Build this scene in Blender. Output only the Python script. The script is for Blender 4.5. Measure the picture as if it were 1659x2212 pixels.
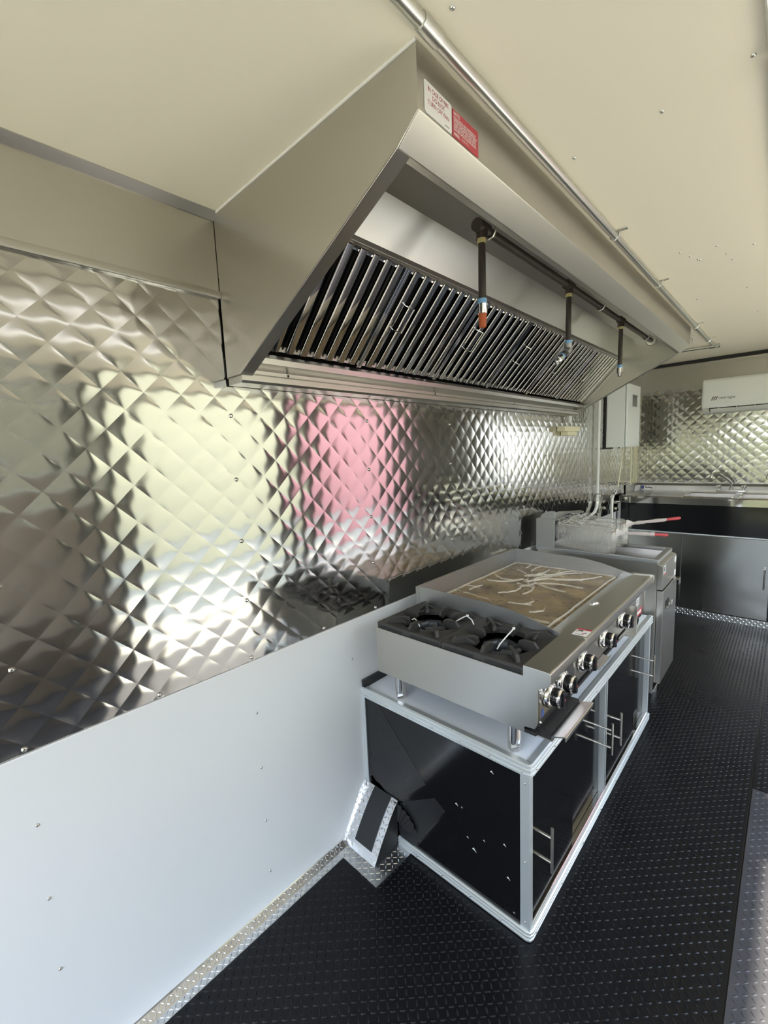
import bpy, bmesh, math, random
import numpy as np
from mathutils import Vector, Matrix, noise

for o in list(bpy.data.objects):
    bpy.data.objects.remove(o, do_unlink=True)
S = bpy.context.scene
COL = S.collection
PI = math.pi

# ------------------------------------------------------------------ camera
cam_d = bpy.data.cameras.new('camera')
cam = bpy.data.objects.new('camera', cam_d)
COL.objects.link(cam)
S.camera = cam
yaw, pitch, roll, FPX = 0.7554, -0.1299, -0.0427, 943.94
fw = Vector((-math.sin(yaw)*math.cos(pitch), math.cos(yaw)*math.cos(pitch), math.sin(pitch)))
rt = Vector((math.cos(yaw), math.sin(yaw), 0))
up = rt.cross(fw)
r2 = rt*math.cos(roll) + up*math.sin(roll)
u2 = -rt*math.sin(roll) + up*math.cos(roll)
m = Matrix(((r2.x, u2.x, -fw.x, 1.171), (r2.y, u2.y, -fw.y, 0.0), (r2.z, u2.z, -fw.z, 1.4495), (0, 0, 0, 1)))
cam.matrix_world = m
cam_d.sensor_fit = 'VERTICAL'
cam_d.sensor_height = 36.0
cam_d.lens = FPX*36.0/2212.0
cam_d.clip_start = 0.02

# ------------------------------------------------------------------ world, exposure
S.view_settings.view_transform = 'Standard'
S.view_settings.look = 'None'
S.view_settings.gamma = 1.0
S.view_settings.use_curve_mapping = False
S.view_settings.exposure = 0.60
LED = 0.9          # ceiling light emission
SKY = 5.6           # overcast daylight
w = bpy.data.worlds.new('sky')
S.world = w
w.use_nodes = True
nt = w.node_tree
nt.nodes.clear()
wo = nt.nodes.new('ShaderNodeOutputWorld')
bg = nt.nodes.new('ShaderNodeBackground')
tc = nt.nodes.new('ShaderNodeTexCoord')
sp = nt.nodes.new('ShaderNodeSeparateXYZ')
cr = nt.nodes.new('ShaderNodeValToRGB')
cr.color_ramp.elements[0].position = 0.0
cr.color_ramp.elements[0].color = (0.86, 0.92, 1.0, 1)
cr.color_ramp.elements[1].position = 0.8
cr.color_ramp.elements[1].color = (0.55, 0.74, 1.0, 1)
nt.links.new(tc.outputs['Generated'], sp.inputs[0])
nt.links.new(sp.outputs['Z'], cr.inputs[0])
nt.links.new(cr.outputs[0], bg.inputs[0])
bg.inputs[1].default_value = SKY
nt.links.new(bg.outputs[0], wo.inputs[0])

sun_d = bpy.data.lights.new('sun', 'SUN')
sun_d.energy = 14.0; sun_d.angle = 0.02; sun_d.color = (1.0, 0.93, 0.78)
sun = bpy.data.objects.new('sun', sun_d); COL.objects.link(sun)
sun.rotation_euler = Vector((-0.50, -0.21, -0.85)).to_track_quat('-Z', 'Y').to_euler()

# ------------------------------------------------------------------ materials
MATS = {}
def mat(name, col, rough=0.5, metal=0.0, noise=None, bump=None, emit=None, alpha=None, coat=0.0, rvar=None, spec=None, stretch=None):
    """noise=(scale, amount, colour2); bump=(scale, strength); rvar=(scale, lo, hi) roughness variation; stretch=mapping scale"""
    mt = bpy.data.materials.new(name)
    mt.use_nodes = True
    n = mt.node_tree.nodes
    l = mt.node_tree.links
    b = n['Principled BSDF']
    b.inputs['Base Color'].default_value = (*col, 1)
    b.inputs['Roughness'].default_value = rough
    b.inputs['Metallic'].default_value = metal
    if spec is not None: b.inputs['Specular IOR Level'].default_value = spec
    if coat: b.inputs['Coat Weight'].default_value = coat
    if alpha is not None: b.inputs['Alpha'].default_value = alpha
    vec = None
    if noise or bump or rvar:
        t = n.new('ShaderNodeTexCoord'); mp = n.new('ShaderNodeMapping')
        if stretch: mp.inputs['Scale'].default_value = stretch
        l.new(t.outputs['Object'], mp.inputs[0]); vec = mp.outputs[0]
    if noise:
        nz = n.new('ShaderNodeTexNoise'); nz.inputs['Scale'].default_value = noise[0]; nz.inputs['Detail'].default_value = 5
        l.new(vec, nz.inputs['Vector'])
        rp = n.new('ShaderNodeMapRange'); rp.inputs[1].default_value = 0.35; rp.inputs[2].default_value = 0.65
        rp.inputs[3].default_value = 0; rp.inputs[4].default_value = noise[1]
        l.new(nz.outputs[0], rp.inputs[0])
        mx = n.new('ShaderNodeMix'); mx.data_type = 'RGBA'
        mx.inputs[6].default_value = (*col, 1); mx.inputs[7].default_value = (*noise[2], 1)
        l.new(rp.outputs[0], mx.inputs[0]); l.new(mx.outputs[2], b.inputs['Base Color'])
    if rvar:
        nz = n.new('ShaderNodeTexNoise'); nz.inputs['Scale'].default_value = rvar[0]; nz.inputs['Detail'].default_value = 4
        l.new(vec, nz.inputs['Vector'])
        rp = n.new('ShaderNodeMapRange'); rp.inputs[1].default_value = 0.3; rp.inputs[2].default_value = 0.7
        rp.inputs[3].default_value = rvar[1]; rp.inputs[4].default_value = rvar[2]
        l.new(nz.outputs[0], rp.inputs[0]); l.new(rp.outputs[0], b.inputs['Roughness'])
    if bump:
        nz = n.new('ShaderNodeTexNoise'); nz.inputs['Scale'].default_value = bump[0]; nz.inputs['Detail'].default_value = 3
        l.new(vec, nz.inputs['Vector'])
        bp = n.new('ShaderNodeBump'); bp.inputs['Strength'].default_value = bump[1]; bp.inputs['Distance'].default_value = 0.002
        l.new(nz.outputs[0], bp.inputs['Height']); l.new(bp.outputs[0], b.inputs['Normal'])
    if emit:
        b.inputs['Emission Color'].default_value = (*emit[0], 1)
        b.inputs['Emission Strength'].default_value = emit[1]
    MATS[name] = mt
    return mt

mat('quilted steel', (0.60, 0.585, 0.55), 0.11, 1.0, rvar=(6, 0.09, 0.14))
mat('brushed steel', (0.55, 0.53, 0.485), 0.34, 1.0)
mat('brushed steel plain', (0.55, 0.535, 0.495), 0.3, 1.0)
mat('polished front', (0.60, 0.58, 0.55), 0.14, 1.0)
mat('satin nickel', (0.74, 0.70, 0.62), 0.3, 1.0)
mat('sink door steel', (0.56, 0.55, 0.52), 0.17, 1.0, bump=(1.7, 0.55))
mat('dull steel', (0.49, 0.50, 0.50), 0.42, 1.0)
mat('hood interior steel', (0.50, 0.48, 0.45), 0.34, 1.0)
mat('polished steel', (0.66, 0.64, 0.62), 0.06, 1.0)
mat('dark gap', (0.015, 0.015, 0.016), 0.6)
mat('baffle steel', (0.56, 0.535, 0.51), 0.05, 1.0)
mat('shaded steel', (0.10, 0.10, 0.10), 0.3, 1.0)  # rear baffles darkened, paints the shade between the filter slats
mat('chrome', (0.86, 0.86, 0.86), 0.05, 1.0)
mat('white wall panel', (0.73, 0.75, 0.77), 0.38, noise=(1.5, 0.12, (0.70, 0.73, 0.75)))
mat('ceiling white', (0.90, 0.845, 0.715), 0.5, noise=(0.8, 0.2, (0.88, 0.825, 0.695)), spec=0.35)
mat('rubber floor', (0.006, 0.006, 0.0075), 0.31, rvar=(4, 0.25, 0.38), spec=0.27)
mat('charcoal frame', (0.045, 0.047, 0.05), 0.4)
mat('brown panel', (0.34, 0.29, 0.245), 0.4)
mat('worn rubber floor', (0.045, 0.044, 0.049), 0.36, rvar=(4, 0.3, 0.42), spec=0.35, noise=(7, 0.6, (0.07, 0.068, 0.075)))  # rubber colour lightened on one sheet to brighten its patch of sun
mat('tread aluminium', (0.72, 0.72, 0.73), 0.24, 1.0, rvar=(20, 0.2, 0.36))
mat('aluminium trim', (0.70, 0.74, 0.76), 0.38, 0.6)
mat('white laminate', (0.84, 0.89, 0.96), 0.45)
mat('black gloss panel', (0.006, 0.006, 0.007), 0.10, rvar=(3, 0.08, 0.14))
mat('black matt panel', (0.012, 0.013, 0.015), 0.3, rvar=(5, 0.22, 0.4))
mat('black tape', (0.018, 0.018, 0.02), 0.5, bump=(60, 0.3))
mat('cast iron', (0.040, 0.038, 0.036), 0.5, bump=(180, 0.1))
mat('burner enamel', (0.018, 0.021, 0.028), 0.35)
mat('black pipe', (0.035, 0.027, 0.023), 0.45, noise=(25, 0.5, (0.06, 0.045, 0.035)))
mat('galvanised', (0.66, 0.66, 0.62), 0.3, 1.0)
mat('white plastic', (0.80, 0.81, 0.79), 0.35)
mat('ac plastic', (0.82, 0.84, 0.79), 0.3)
mat('heater enamel', (0.80, 0.83, 0.80), 0.35)
mat('knob black', (0.010, 0.010, 0.010), 0.12)
mat('sticker white', (0.85, 0.84, 0.82), 0.4)
mat('sticker red', (0.56, 0.055, 0.075), 0.4)
mat('print red', (0.50, 0.06, 0.08), 0.5)
mat('print white', (0.85, 0.80, 0.80), 0.5)
mat('print dark', (0.06, 0.06, 0.07), 0.5)
mat('print blue', (0.05, 0.10, 0.32), 0.4)
mat('tape blue', (0.20, 0.42, 0.70), 0.45)
mat('tape yellow', (0.55, 0.48, 0.22), 0.5)
mat('rust orange', (0.46, 0.10, 0.03), 0.5)
mat('beige plastic', (0.78, 0.74, 0.52), 0.4)
mat('griddle plate', (0.13, 0.08, 0.025), 0.35, 0.2, noise=(11, 1.0, (0.36, 0.245, 0.09)), rvar=(25, 0.2, 0.5))
mat('handle red', (0.62, 0.09, 0.10), 0.35)
mat('wire', (0.75, 0.73, 0.70), 0.3, 1.0)
mat('plastic film', (0.92, 0.92, 0.92), 0.12, alpha=0.08)
mat('plastic fold', (0.86, 0.81, 0.70), 0.22, alpha=0.42)
mat('basket wrap', (0.95, 0.95, 0.94), 0.12, alpha=0.21)
mat('wrap fold', (0.93, 0.92, 0.90), 0.25, alpha=0.7)
mat('insect screen', (0.12, 0.12, 0.12), 0.6, alpha=0.5)
mat('zip tie', (0.86, 0.86, 0.86), 0.4)
mat('led lens', (0.9, 0.9, 0.9), 0.4, emit=((1.0, 0.985, 0.97), LED))
mat('screen', (0.09, 0.10, 0.10), 0.2)
mat('dark wall panel', (0.15, 0.12, 0.095), 0.4)
mat('concrete', (0.64, 0.57, 0.425), 0.8, noise=(2, 0.5, (0.60, 0.53, 0.39)))  # pale warm surface of the added slabs that bounce light
mat('asphalt', (0.27, 0.245, 0.20), 0.85, noise=(2, 0.5, (0.23, 0.21, 0.17)))
mat('cream render', (0.375, 0.335, 0.215), 0.8, noise=(1, 0.3, (0.345, 0.305, 0.19)))
mat('red cladding', (0.35, 0.145, 0.145), 0.6, noise=(1, 0.3, (0.32, 0.125, 0.128)))
mat('leaves', (0.05, 0.052, 0.022), 0.6, noise=(6, 1.0, (0.10, 0.098, 0.045)))
mat('grass', (0.13, 0.125, 0.07), 0.8, noise=(8, 1.0, (0.18, 0.17, 0.10)))

# ------------------------------------------------------------------ mesh helpers
class MB:
    def __init__(self):
        self.v = []; self.f = []
    def add(self, vs, fs):
        b = len(self.v)
        self.v += [tuple(p) for p in vs]
        self.f += [tuple(i+b for i in f) for f in fs]
        return self
    def box(self, x0, x1, y0, y1, z0, z1):
        vs = [(x, y, z) for z in (z0, z1) for y in (y0, y1) for x in (x0, x1)]
        return self.add(vs, [(0, 2, 3, 1), (4, 5, 7, 6), (0, 1, 5, 4), (2, 6, 7, 3), (0, 4, 6, 2), (1, 3, 7, 5)])
    def prism(self, pts, axis, a, b, inset=0):
        """pts: 2D profile; axis 'x' -> (y,z), 'y' -> (x,z), 'z' -> (x,y); extruded a..b"""
        def P(p, t):
            if axis == 'x': return (t, p[0], p[1])
            if axis == 'y': return (p[0], t, p[1])
            return (p[0], p[1], t)
        n = len(pts)
        vs = [P(p, a) for p in pts] + [P(p, b) for p in pts]
        fs = [(i, (i+1) % n, n+(i+1) % n, n+i) for i in range(n)]
        fs += [tuple(reversed(range(n))), tuple(range(n, 2*n))]
        return self.add(vs, fs)
    def tube(self, path, r, n=10, caps=True):
        path = [Vector(p) for p in path]
        rs = r if isinstance(r, (list, tuple)) else [r]*len(path)
        rings = []
        prev = None
        for i, p in enumerate(path):
            if i == 0: d = path[1]-p
            elif i == len(path)-1: d = p-path[i-1]
            else: d = (path[i+1]-p).normalized() + (p-path[i-1]).normalized()
            d.normalize()
            if prev is None:
                a = Vector((0, 0, 1)) if abs(d.z) < 0.9 else Vector((1, 0, 0))
                e = d.cross(a).normalized()
            else:
                e = (prev - d*prev.dot(d)).normalized()
            prev = e
            g = d.cross(e)
            rings.append([p + (e*math.cos(2*PI*k/n) + g*math.sin(2*PI*k/n))*rs[i] for k in range(n)])
        vs = [q for ring in rings for q in ring]
        fs = []
        for i in range(len(path)-1):
            for k in range(n):
                fs.append((i*n+k, i*n+(k+1) % n, (i+1)*n+(k+1) % n, (i+1)*n+k))
        if caps:
            fs.append(tuple(reversed(range(n)))); fs.append(tuple(range((len(path)-1)*n, len(path)*n)))
        return self.add(vs, fs)
    def lathe(self, prof, origin, axis, n=20):
        """prof: (r, t) along axis vector"""
        ax = Vector(axis).normalized(); o = Vector(origin)
        return self.tube([o+ax*t for r_, t in prof], [max(r_, 1e-5) for r_, t in prof], n) if False else self._lathe(prof, o, ax, n)
    def _lathe(self, prof, o, ax, n):
        a = Vector((0, 0, 1)) if abs(ax.z) < 0.9 else Vector((1, 0, 0))
        e = ax.cross(a).normalized(); g = ax.cross(e)
        vs = []
        for r_, t in prof:
            for k in range(n):
                vs.append(o + ax*t + (e*math.cos(2*PI*k/n) + g*math.sin(2*PI*k/n))*max(r_, 1e-5))
        fs = []
        for i in range(len(prof)-1):
            for k in range(n):
                fs.append((i*n+k, i*n+(k+1) % n, (i+1)*n+(k+1) % n, (i+1)*n+k))
        fs.append(tuple(reversed(range(n)))); fs.append(tuple(range((len(prof)-1)*n, len(prof)*n)))
        return self.add(vs, fs)
    def plate(self, pts, nrm, th):
        """planar polygon (3D points) thickened by th along nrm"""
        nv = Vector(nrm).normalized()*th
        n = len(pts)
        vs = [Vector(p) for p in pts] + [Vector(p)+nv for p in pts]
        fs = [(i, (i+1) % n, n+(i+1) % n, n+i) for i in range(n)]
        fs += [tuple(reversed(range(n))), tuple(range(n, 2*n))]
        return self.add(vs, fs)

def worldloc(o):
    v = Vector((0, 0, 0))
    while o is not None:
        v += o.location; o = o.parent
    return v

def obj(name, mb, material, parent=None, bev=0.0, seg=2, smooth=35, sharp_bevel=30):
    me = bpy.data.meshes.new(name)
    bm = bmesh.new()
    vs = [bm.verts.new(p) for p in mb.v]
    for f in mb.f:
        try: bm.faces.new([vs[i] for i in f])
        except ValueError: pass
    bmesh.ops.recalc_face_normals(bm, faces=bm.faces)
    if bev > 0:
        lim = math.radians(sharp_bevel)
        es = [e for e in bm.edges if len(e.link_faces) == 2 and e.calc_face_angle(0) > lim]
        if es:
            bmesh.ops.bevel(bm, geom=es, offset=bev, segments=seg, affect='EDGES', profile=0.5, clamp_overlap=True)
    o = bpy.data.objects.new(name, me)
    if parent is not None:
        org = worldloc(parent)
    else:
        xs = np.array([v.co[:] for v in bm.verts])
        lo, hi = xs.min(0), xs.max(0)
        org = Vector(((lo[0]+hi[0])/2, (lo[1]+hi[1])/2, lo[2]))
        o.location = org
    bmesh.ops.translate(bm, verts=bm.verts, vec=-org)
    bm.to_mesh(me); bm.free()
    if smooth:
        me.polygons.foreach_set('use_smooth', [True]*len(me.polygons))
        me.set_sharp_from_angle(angle=math.radians(smooth))
    me.materials.append(MATS[material])
    COL.objects.link(o)
    if bev > 0:
        wn = o.modifiers.new('wn', 'WEIGHTED_NORMAL'); wn.keep_sharp = True; wn.weight = 100
    if parent is not None: o.parent = parent
    return o

def thing(name, label, cat, loc, group=None):
    o = bpy.data.objects.new(name, None)
    o.empty_display_size = 0.05
    o.location = loc
    COL.objects.link(o)
    o['label'] = label; o['category'] = cat
    if group: o['group'] = group
    return o

def tag(o, label, cat, group=None):
    o['label'] = label; o['category'] = cat
    if group: o['group'] = group
    return o

def struct(o, label=None):
    o['kind'] = 'structure'
    if label: o['label'] = label
    return o

def lettering(name, txt, size, origin, xdir, ydir, material, parent, align='LEFT', off=0.0006, bold=0.0, xs=1.0):
    c = bpy.data.curves.new('t', 'FONT')
    c.body = txt; c.size = size; c.align_x = align; c.offset = bold; c.resolution_u = 2
    to = bpy.data.objects.new('t', c); COL.objects.link(to)
    dg = bpy.context.evaluated_depsgraph_get()
    me = bpy.data.meshes.new_from_object(to.evaluated_get(dg))
    bpy.data.objects.remove(to, do_unlink=True)
    X = Vector(xdir).normalized(); Y = Vector(ydir).normalized(); Z = X.cross(Y).normalized()
    base = Vector(origin) + Z*off - worldloc(parent)
    for v in me.vertices:
        v.co = base + X*(v.co.x*xs) + Y*v.co.y
    me.materials.clear(); me.materials.append(MATS[material])
    o = bpy.data.objects.new(name, me); COL.objects.link(o); o.parent = parent
    return o

def copies(proto_mesh, name, material, places, parent):
    """one object per place (world point), sharing mesh data"""
    org = worldloc(parent)
    for p in places:
        o = bpy.data.objects.new(name, proto_mesh)
        o.location = Vector(p)-org
        COL.objects.link(o); o.parent = parent

def rivet_mesh(axis, r=0.0055, h=0.003, material='polished steel'):
    mb = MB().lathe([(r, 0), (r*0.92, h*0.5), (r*0.6, h*0.9), (r*0.35, h), (r*0.3, h*0.7)], (0, 0, 0), axis, 10)
    me = bpy.data.meshes.new('rivet')
    me.from_pydata([tuple(v) for v in mb.v], [], mb.f)
    me.polygons.foreach_set('use_smooth', [True]*len(me.polygons))
    me.set_sharp_from_angle(angle=math.radians(50))
    me.materials.append(MATS[material])
    return me

def lug_field(mb, origin, udir, vdir, nu, nv, pitch, L, Wd, H, phase=0, clip=None):
    """raised tread lugs on a plane, alternating at plus and minus 45 degrees"""
    O = Vector(origin); U = Vector(udir).normalized(); V = Vector(vdir).normalized(); N = U.cross(V)
    a = (U+V).normalized(); b = (U-V).normalized()
    for i in range(nu):
        for j in range(nv):
            c = O + U*((i+0.5)*pitch) + V*((j+0.5)*pitch)
            if clip and not clip(c): continue
            d, e = (a, b) if (i+j+phase) % 2 else (b, a)
            vs = [c-d*L/2, c-d*L*0.2-e*Wd/2, c+d*L*0.2-e*Wd/2, c+d*L/2, c+d*L*0.2+e*Wd/2, c-d*L*0.2+e*Wd/2,
                  c-d*L*0.3+N*H, c+d*L*0.3+N*H]
            mb.add(vs, [(0, 1, 6), (1, 2, 7, 6), (2, 3, 7), (3, 4, 7), (4, 5, 6, 7), (5, 0, 6)])
    return mb

def fast_obj(name, mb, material, parent, smooth=True, angle=40):
    me = bpy.data.meshes.new(name)
    org = worldloc(parent)
    me.from_pydata([(p[0]-org.x, p[1]-org.y, p[2]-org.z) for p in mb.v], [], mb.f)
    if smooth:
        me.polygons.foreach_set('use_smooth', [True]*len(me.polygons))
        if angle: me.set_sharp_from_angle(angle=math.radians(angle))
    me.materials.append(MATS[material])
    o = bpy.data.objects.new(name, me); COL.objects.link(o); o.parent = parent
    return o

# ------------------------------------------------------------------ dimensions
H = 2.10; W = 2.30; Y0 = -1.45; YE = 5.0; HE = 2.19; YK = 3.62
yh0, yh1 = 0.6245, 3.121

# ================================================================== LED ceiling lights (large lamps)
def led_fixture(y0, y1, label):
    t = thing('ceiling_light', label, 'light', (1.16, (y0+y1)/2, H-0.045), 'ceiling light fixtures')
    obj('housing', MB().prism([(1.098, H-0.002), (1.104, H-0.020), (1.216, H-0.020), (1.222, H-0.002)], 'y', y0, y1), 'white plastic', t, 0.002)
    obj('lens', MB().prism([(1.104, H-0.021), (1.112, H-0.038), (1.13, H-0.045), (1.19, H-0.045), (1.208, H-0.038), (1.216, H-0.021)], 'y', y0+0.012, y1-0.012), 'led lens', t, 0.0)
    for yy in (y0, y1-0.011):
        obj('end_cap', MB().prism([(1.102, H-0.0205), (1.110, H-0.040), (1.13, H-0.0475), (1.19, H-0.0475), (1.210, H-0.040), (1.218, H-0.0205)], 'y', yy, yy+0.011), 'white plastic', t, 0.001)
led_fixture(-0.15, 1.078, 'white ceiling light nearest the camera at top right edge')
led_fixture(1.095, 2.32, 'white ceiling light further along the right edge of ceiling')

# ================================================================== floor
fl = struct(obj('floor', MB().box(0, W, Y0, YE, -0.05, -0.004), 'rubber floor'), 'black rubber floor with raised tread pattern')
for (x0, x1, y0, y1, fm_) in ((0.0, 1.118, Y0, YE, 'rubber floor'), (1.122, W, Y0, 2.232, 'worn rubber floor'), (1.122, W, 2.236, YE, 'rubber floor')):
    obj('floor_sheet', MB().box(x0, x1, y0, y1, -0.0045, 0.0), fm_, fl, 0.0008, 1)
keep = (lambda c: not (c.x < 0.69 and 1.05 < c.y < 2.5) and abs(c.x-1.12) > 0.008 and not (c.x > 1.12 and abs(c.y-2.234) < 0.008)
          and not (c.x < 0.225 and 0.87 < c.y < 1.07))
sunlit = lambda c: c.x > 1.12 and c.y < 2.234
for fm_, cf in (('rubber floor', lambda c: keep(c) and not sunlit(c)), ('worn rubber floor', lambda c: keep(c) and sunlit(c))):
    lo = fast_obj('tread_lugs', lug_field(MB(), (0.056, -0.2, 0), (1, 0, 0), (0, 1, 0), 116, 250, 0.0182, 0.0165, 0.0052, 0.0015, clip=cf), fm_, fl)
    lo['kind'] = 'stuff'

# ================================================================== ceiling
mb = MB()
mb.add([(0, Y0, H), (W, Y0, H), (W, YK, H), (0, YK, H), (W, YE, HE), (0, YE, HE),
        (0, Y0, H+0.05), (W, Y0, H+0.05), (W, YK, H+0.05), (0, YK, H+0.05), (W, YE, HE+0.05), (0, YE, HE+0.05)],
       [(0, 1, 2, 3), (3, 2, 4, 5), (6, 9, 8, 7), (9, 11, 10, 8), (0, 6, 7, 1), (5, 4, 10, 11), (0, 3, 9, 6), (3, 5, 11, 9), (1, 7, 8, 2), (2, 8, 10, 4)])
ce = struct(obj('ceiling', mb, 'ceiling white', smooth=60), 'smooth off-white ceiling panel')
rv = rivet_mesh((0, 0, -1), 0.0045, 0.003, 'galvanised')
copies(rv, 'rivet', None, [(0.763, 0.627, H), (0.94, 1.097, H), (0.766, 1.111, H), (1.08, 1.066, H), (0.939, 1.938, H), (1.03, 2.017, H),
                           (0.955, 2.04, H), (0.965, 2.12, H), (0.875, 2.02, H), (0.84, 1.90, H), (0.86, 1.965, H), (0.88, 2.03, H), (0.98, 2.55, H),
                           (0.80, 2.56, H), (0.99, 3.05, H), (0.80, 3.30, H), (0.94, 0.30, H)], ce)

# ================================================================== left wall
wl = struct(obj('wall_left', MB().box(-0.06, -0.001, Y0, YE, 0, HE), 'dull steel'), 'left wall clad in quilted stainless steel above white panel')
D = 0.0898; A = D/2*math.sqrt(2)/2         # diagonal of one diamond; half side
ZW = 0.846; ZT = 1.902
rnd = random.Random(5)
SK = 0.7     # skew of the pillow: gives the S shaped reflections
def tile_grid(n, h, tu, tv, pu, pv):
    pts = []
    for j in range(n+1):
        for i in range(n+1):
            u = -1+2*i/n; v = -1+2*j/n
            # denser sampling near the creases
            u = math.sin(u*PI/2)*0.5+u*0.5; v = math.sin(v*PI/2)*0.5+v*0.5
            bulge = h*(1-abs(u)**pu)*(1-abs(v)**pv)
            pts.append((u, v, bulge + (1-u*u)*(1-v*v)*(tu*u+tv*v+SK*h*(u*u-v*v)) + 0.9*(tv*u-tu*v)))
    fs = [(j*(n+1)+i, j*(n+1)+i+1, (j+1)*(n+1)+i+1, (j+1)*(n+1)+i) for j in range(n) for i in range(n)]
    return pts, fs
def tile_variant(n, k):
    r = random.Random(100+k)
    return tile_grid(n, 0.00092*r.uniform(0.8, 1.2), r.uniform(-2.0e-4, 2.0e-4), r.uniform(-2.0e-4, 2.0e-4), 2.1, 2.4)
NV = 10
def to_wall_left(p): # u along (+y,+z), v along (-y,+z), w along +x
    u, v, w_ = p; s = A
    q = 1/math.sqrt(2)
    return (w_, (u-v)*s*q, (u+v)*s*q)
def to_wall_end(p):  # wall facing -y
    u, v, w_ = p; s = A; q = 1/math.sqrt(2)
    return (-(u-v)*s*q, -w_, (u+v)*s*q)
def tile_meshes(fn, flip):
    out = []
    for k in range(NV):
        pts, fs = tile_variant(12, k)
        me = bpy.data.meshes.new('quilted_diamond')
        me.from_pydata([fn(p) for p in pts], [], [tuple(reversed(f)) for f in fs] if flip else fs)
        me.polygons.foreach_set('use_smooth', [True]*len(me.polygons))
        me.materials.append(MATS['quilted steel'])
        out.append(me)
    return out
def quilt(parent, centres, fn, meshes, flip, nparts):
    org = worldloc(parent)
    for c in centres[:nparts]:
        o = bpy.data.objects.new('quilted_diamond', rnd.choice(meshes))
        o.location = Vector(c)-org
        COL.objects.link(o); o.parent = parent
    rest = centres[nparts:]
    if rest:
        base = [tile_variant(6, k) for k in range(NV)]
        mb = MB()
        for c in rest:
            pts, fs = rnd.choice(base)
            q = [fn(p) for p in pts]
            mb.add([(a[0]+c[0], a[1]+c[1], a[2]+c[2]) for a in q], [tuple(reversed(f)) for f in fs] if flip else fs)
        o = fast_obj('quilted_sheet', mb, 'quilted steel', parent, True, 0)
        o['kind'] = 'stuff'
cs = []
for a in range(-30, 70):
    for b in range(-2, 30):
        for half in (0, 1):
            y = 0.182 + a*D + half*D/2; z = 0.8626 + b*D + half*D/2
            z += D/2   # vertices of the lattice sit half a diagonal from the centres
            if z < ZW-D*0.45 or z > ZT+D*0.45 or y < -0.9 or y > YE-0.01: continue
            if y > yh0+0.05 and z > 1.69+D*0.5 and y < yh1-0.05: continue
            cs.append((0.0, y, z))
cs.sort(key=lambda c: (c[1] < 0.02, c[1]))
quilt(wl, cs, to_wall_left, tile_meshes(to_wall_left, False), False, 300)
obj('lower_panel', MB().box(0.0, 0.006, Y0, YE, 0.012, ZW), 'white wall panel', wl, 0.0015, 1)
obj('upper_band', MB().box(0.0, 0.006, Y0, yh0, ZT-0.004, H-0.016), 'brushed steel', wl, 0.001, 1)
obj('band_edge', MB().prism([(0.0, ZT-0.016), (0.012, ZT-0.016), (0.0135, ZT-0.006), (0.010, ZT+0.004), (0.0, ZT+0.004)], 'y', Y0, yh0), 'brushed steel plain', wl, 0.001, 1)
obj('corner_trim', MB().prism([(0.0, H), (0.028, H), (0.028, H-0.002), (0.010, H-0.018), (0.0, H-0.018)], 'y', Y0, yh0), 'hood interior steel', wl)
obj('upper_band', MB().box(0.0, 0.005, yh1, YE, 1.95, HE), 'brushed steel', wl, 0.001, 1)
rvx = rivet_mesh((1, 0, 0), 0.0062, 0.0045)
pl = []
for yy in (0.0885, 0.63, 1.171, 1.71, 2.25, 2.79, 3.33, 3.87):
    for k in range(5):
        pl.append((0.0005, yy, 0.857+0.18*k))
pl.append((0.0005, 0.364, 0.857)); pl.append((0.0005, 0.912, 0.857))
copies(rvx, 'rivet', None, pl, wl)
rvs = rivet_mesh((1, 0, 0), 0.0042, 0.003)
pl = []
for yy in (0.089, 0.628):
    for zz in (0.679, 0.496, 0.312, 0.13):
        pl.append((0.006, yy, zz))
pl.append((0.006, 1.03, 0.70))
copies(rvs, 'rivet', None, pl, wl)

# tread plate angle along the foot of the wall
tb = struct(obj('baseboard_left', MB().prism([(0.0, 0.0), (0.054, 0.0), (0.054, 0.0028), (0.030, 0.0035), (0.008, 0.016), (0.006, 0.020), (0.0, 0.020)], 'y', Y0, 0.93), 'tread aluminium', smooth=20),
            'bright tread plate angle along the foot of the white wall')
mb = MB()
lug_field(mb, (0.031, -0.3, 0.0034), (1, 0, 0), (0, 1, 0), 2, 106, 0.0115, 0.0125, 0.0034, 0.0010)
sl = Vector((0.022, 0, -0.0125)).normalized()
lug_field(mb, (0.008, -0.3, 0.0163), sl, (0, 1, 0), 2, 106, 0.0115, 0.0125, 0.0034, 0.0010, 1)
o = fast_obj('tread_lugs', mb, 'tread aluminium', tb); o['kind'] = 'stuff'

# ================================================================== end wall
we = struct(obj('wall_end', MB().box(-0.06, W+0.06, YE+0.001, YE+0.06, 0, HE+0.05), 'dull steel'), 'end wall clad in quilted stainless steel')
cs = []
for a in range(-2, 28):
    for b in range(-2, 14):
        for half in (0, 1):
            x = 0.03 + a*D + half*D/2; z = 1.06 + b*D + half*D/2
            if x < 0.0 or x > W or z < 1.06 or z > 1.955: continue
            cs.append((x, YE, z))
cs.sort(key=lambda c: c[0])
quilt(we, cs, to_wall_end, tile_meshes(to_wall_end, False), False, 260)
obj('header_band', MB().box(0.0, W, YE-0.005, YE, 1.95, HE-0.03), 'brushed steel', we, 0.001, 1)
obj('header_trim', MB().box(0.0, W, YE-0.02, YE, HE-0.032, HE-0.004), 'dark gap', we, 0.001, 1)
obj('header_bead', MB().box(0.0, W, YE-0.024, YE, HE-0.040, HE-0.033), 'polished steel', we, 0.001, 1)
obj('corner_angle', MB().box(0.0, 0.012, YE-0.004, YE, 1.06, 1.95).box(0.0, 0.004, YE-0.12, YE, 1.06, 1.95), 'beige plastic', we)
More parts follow.
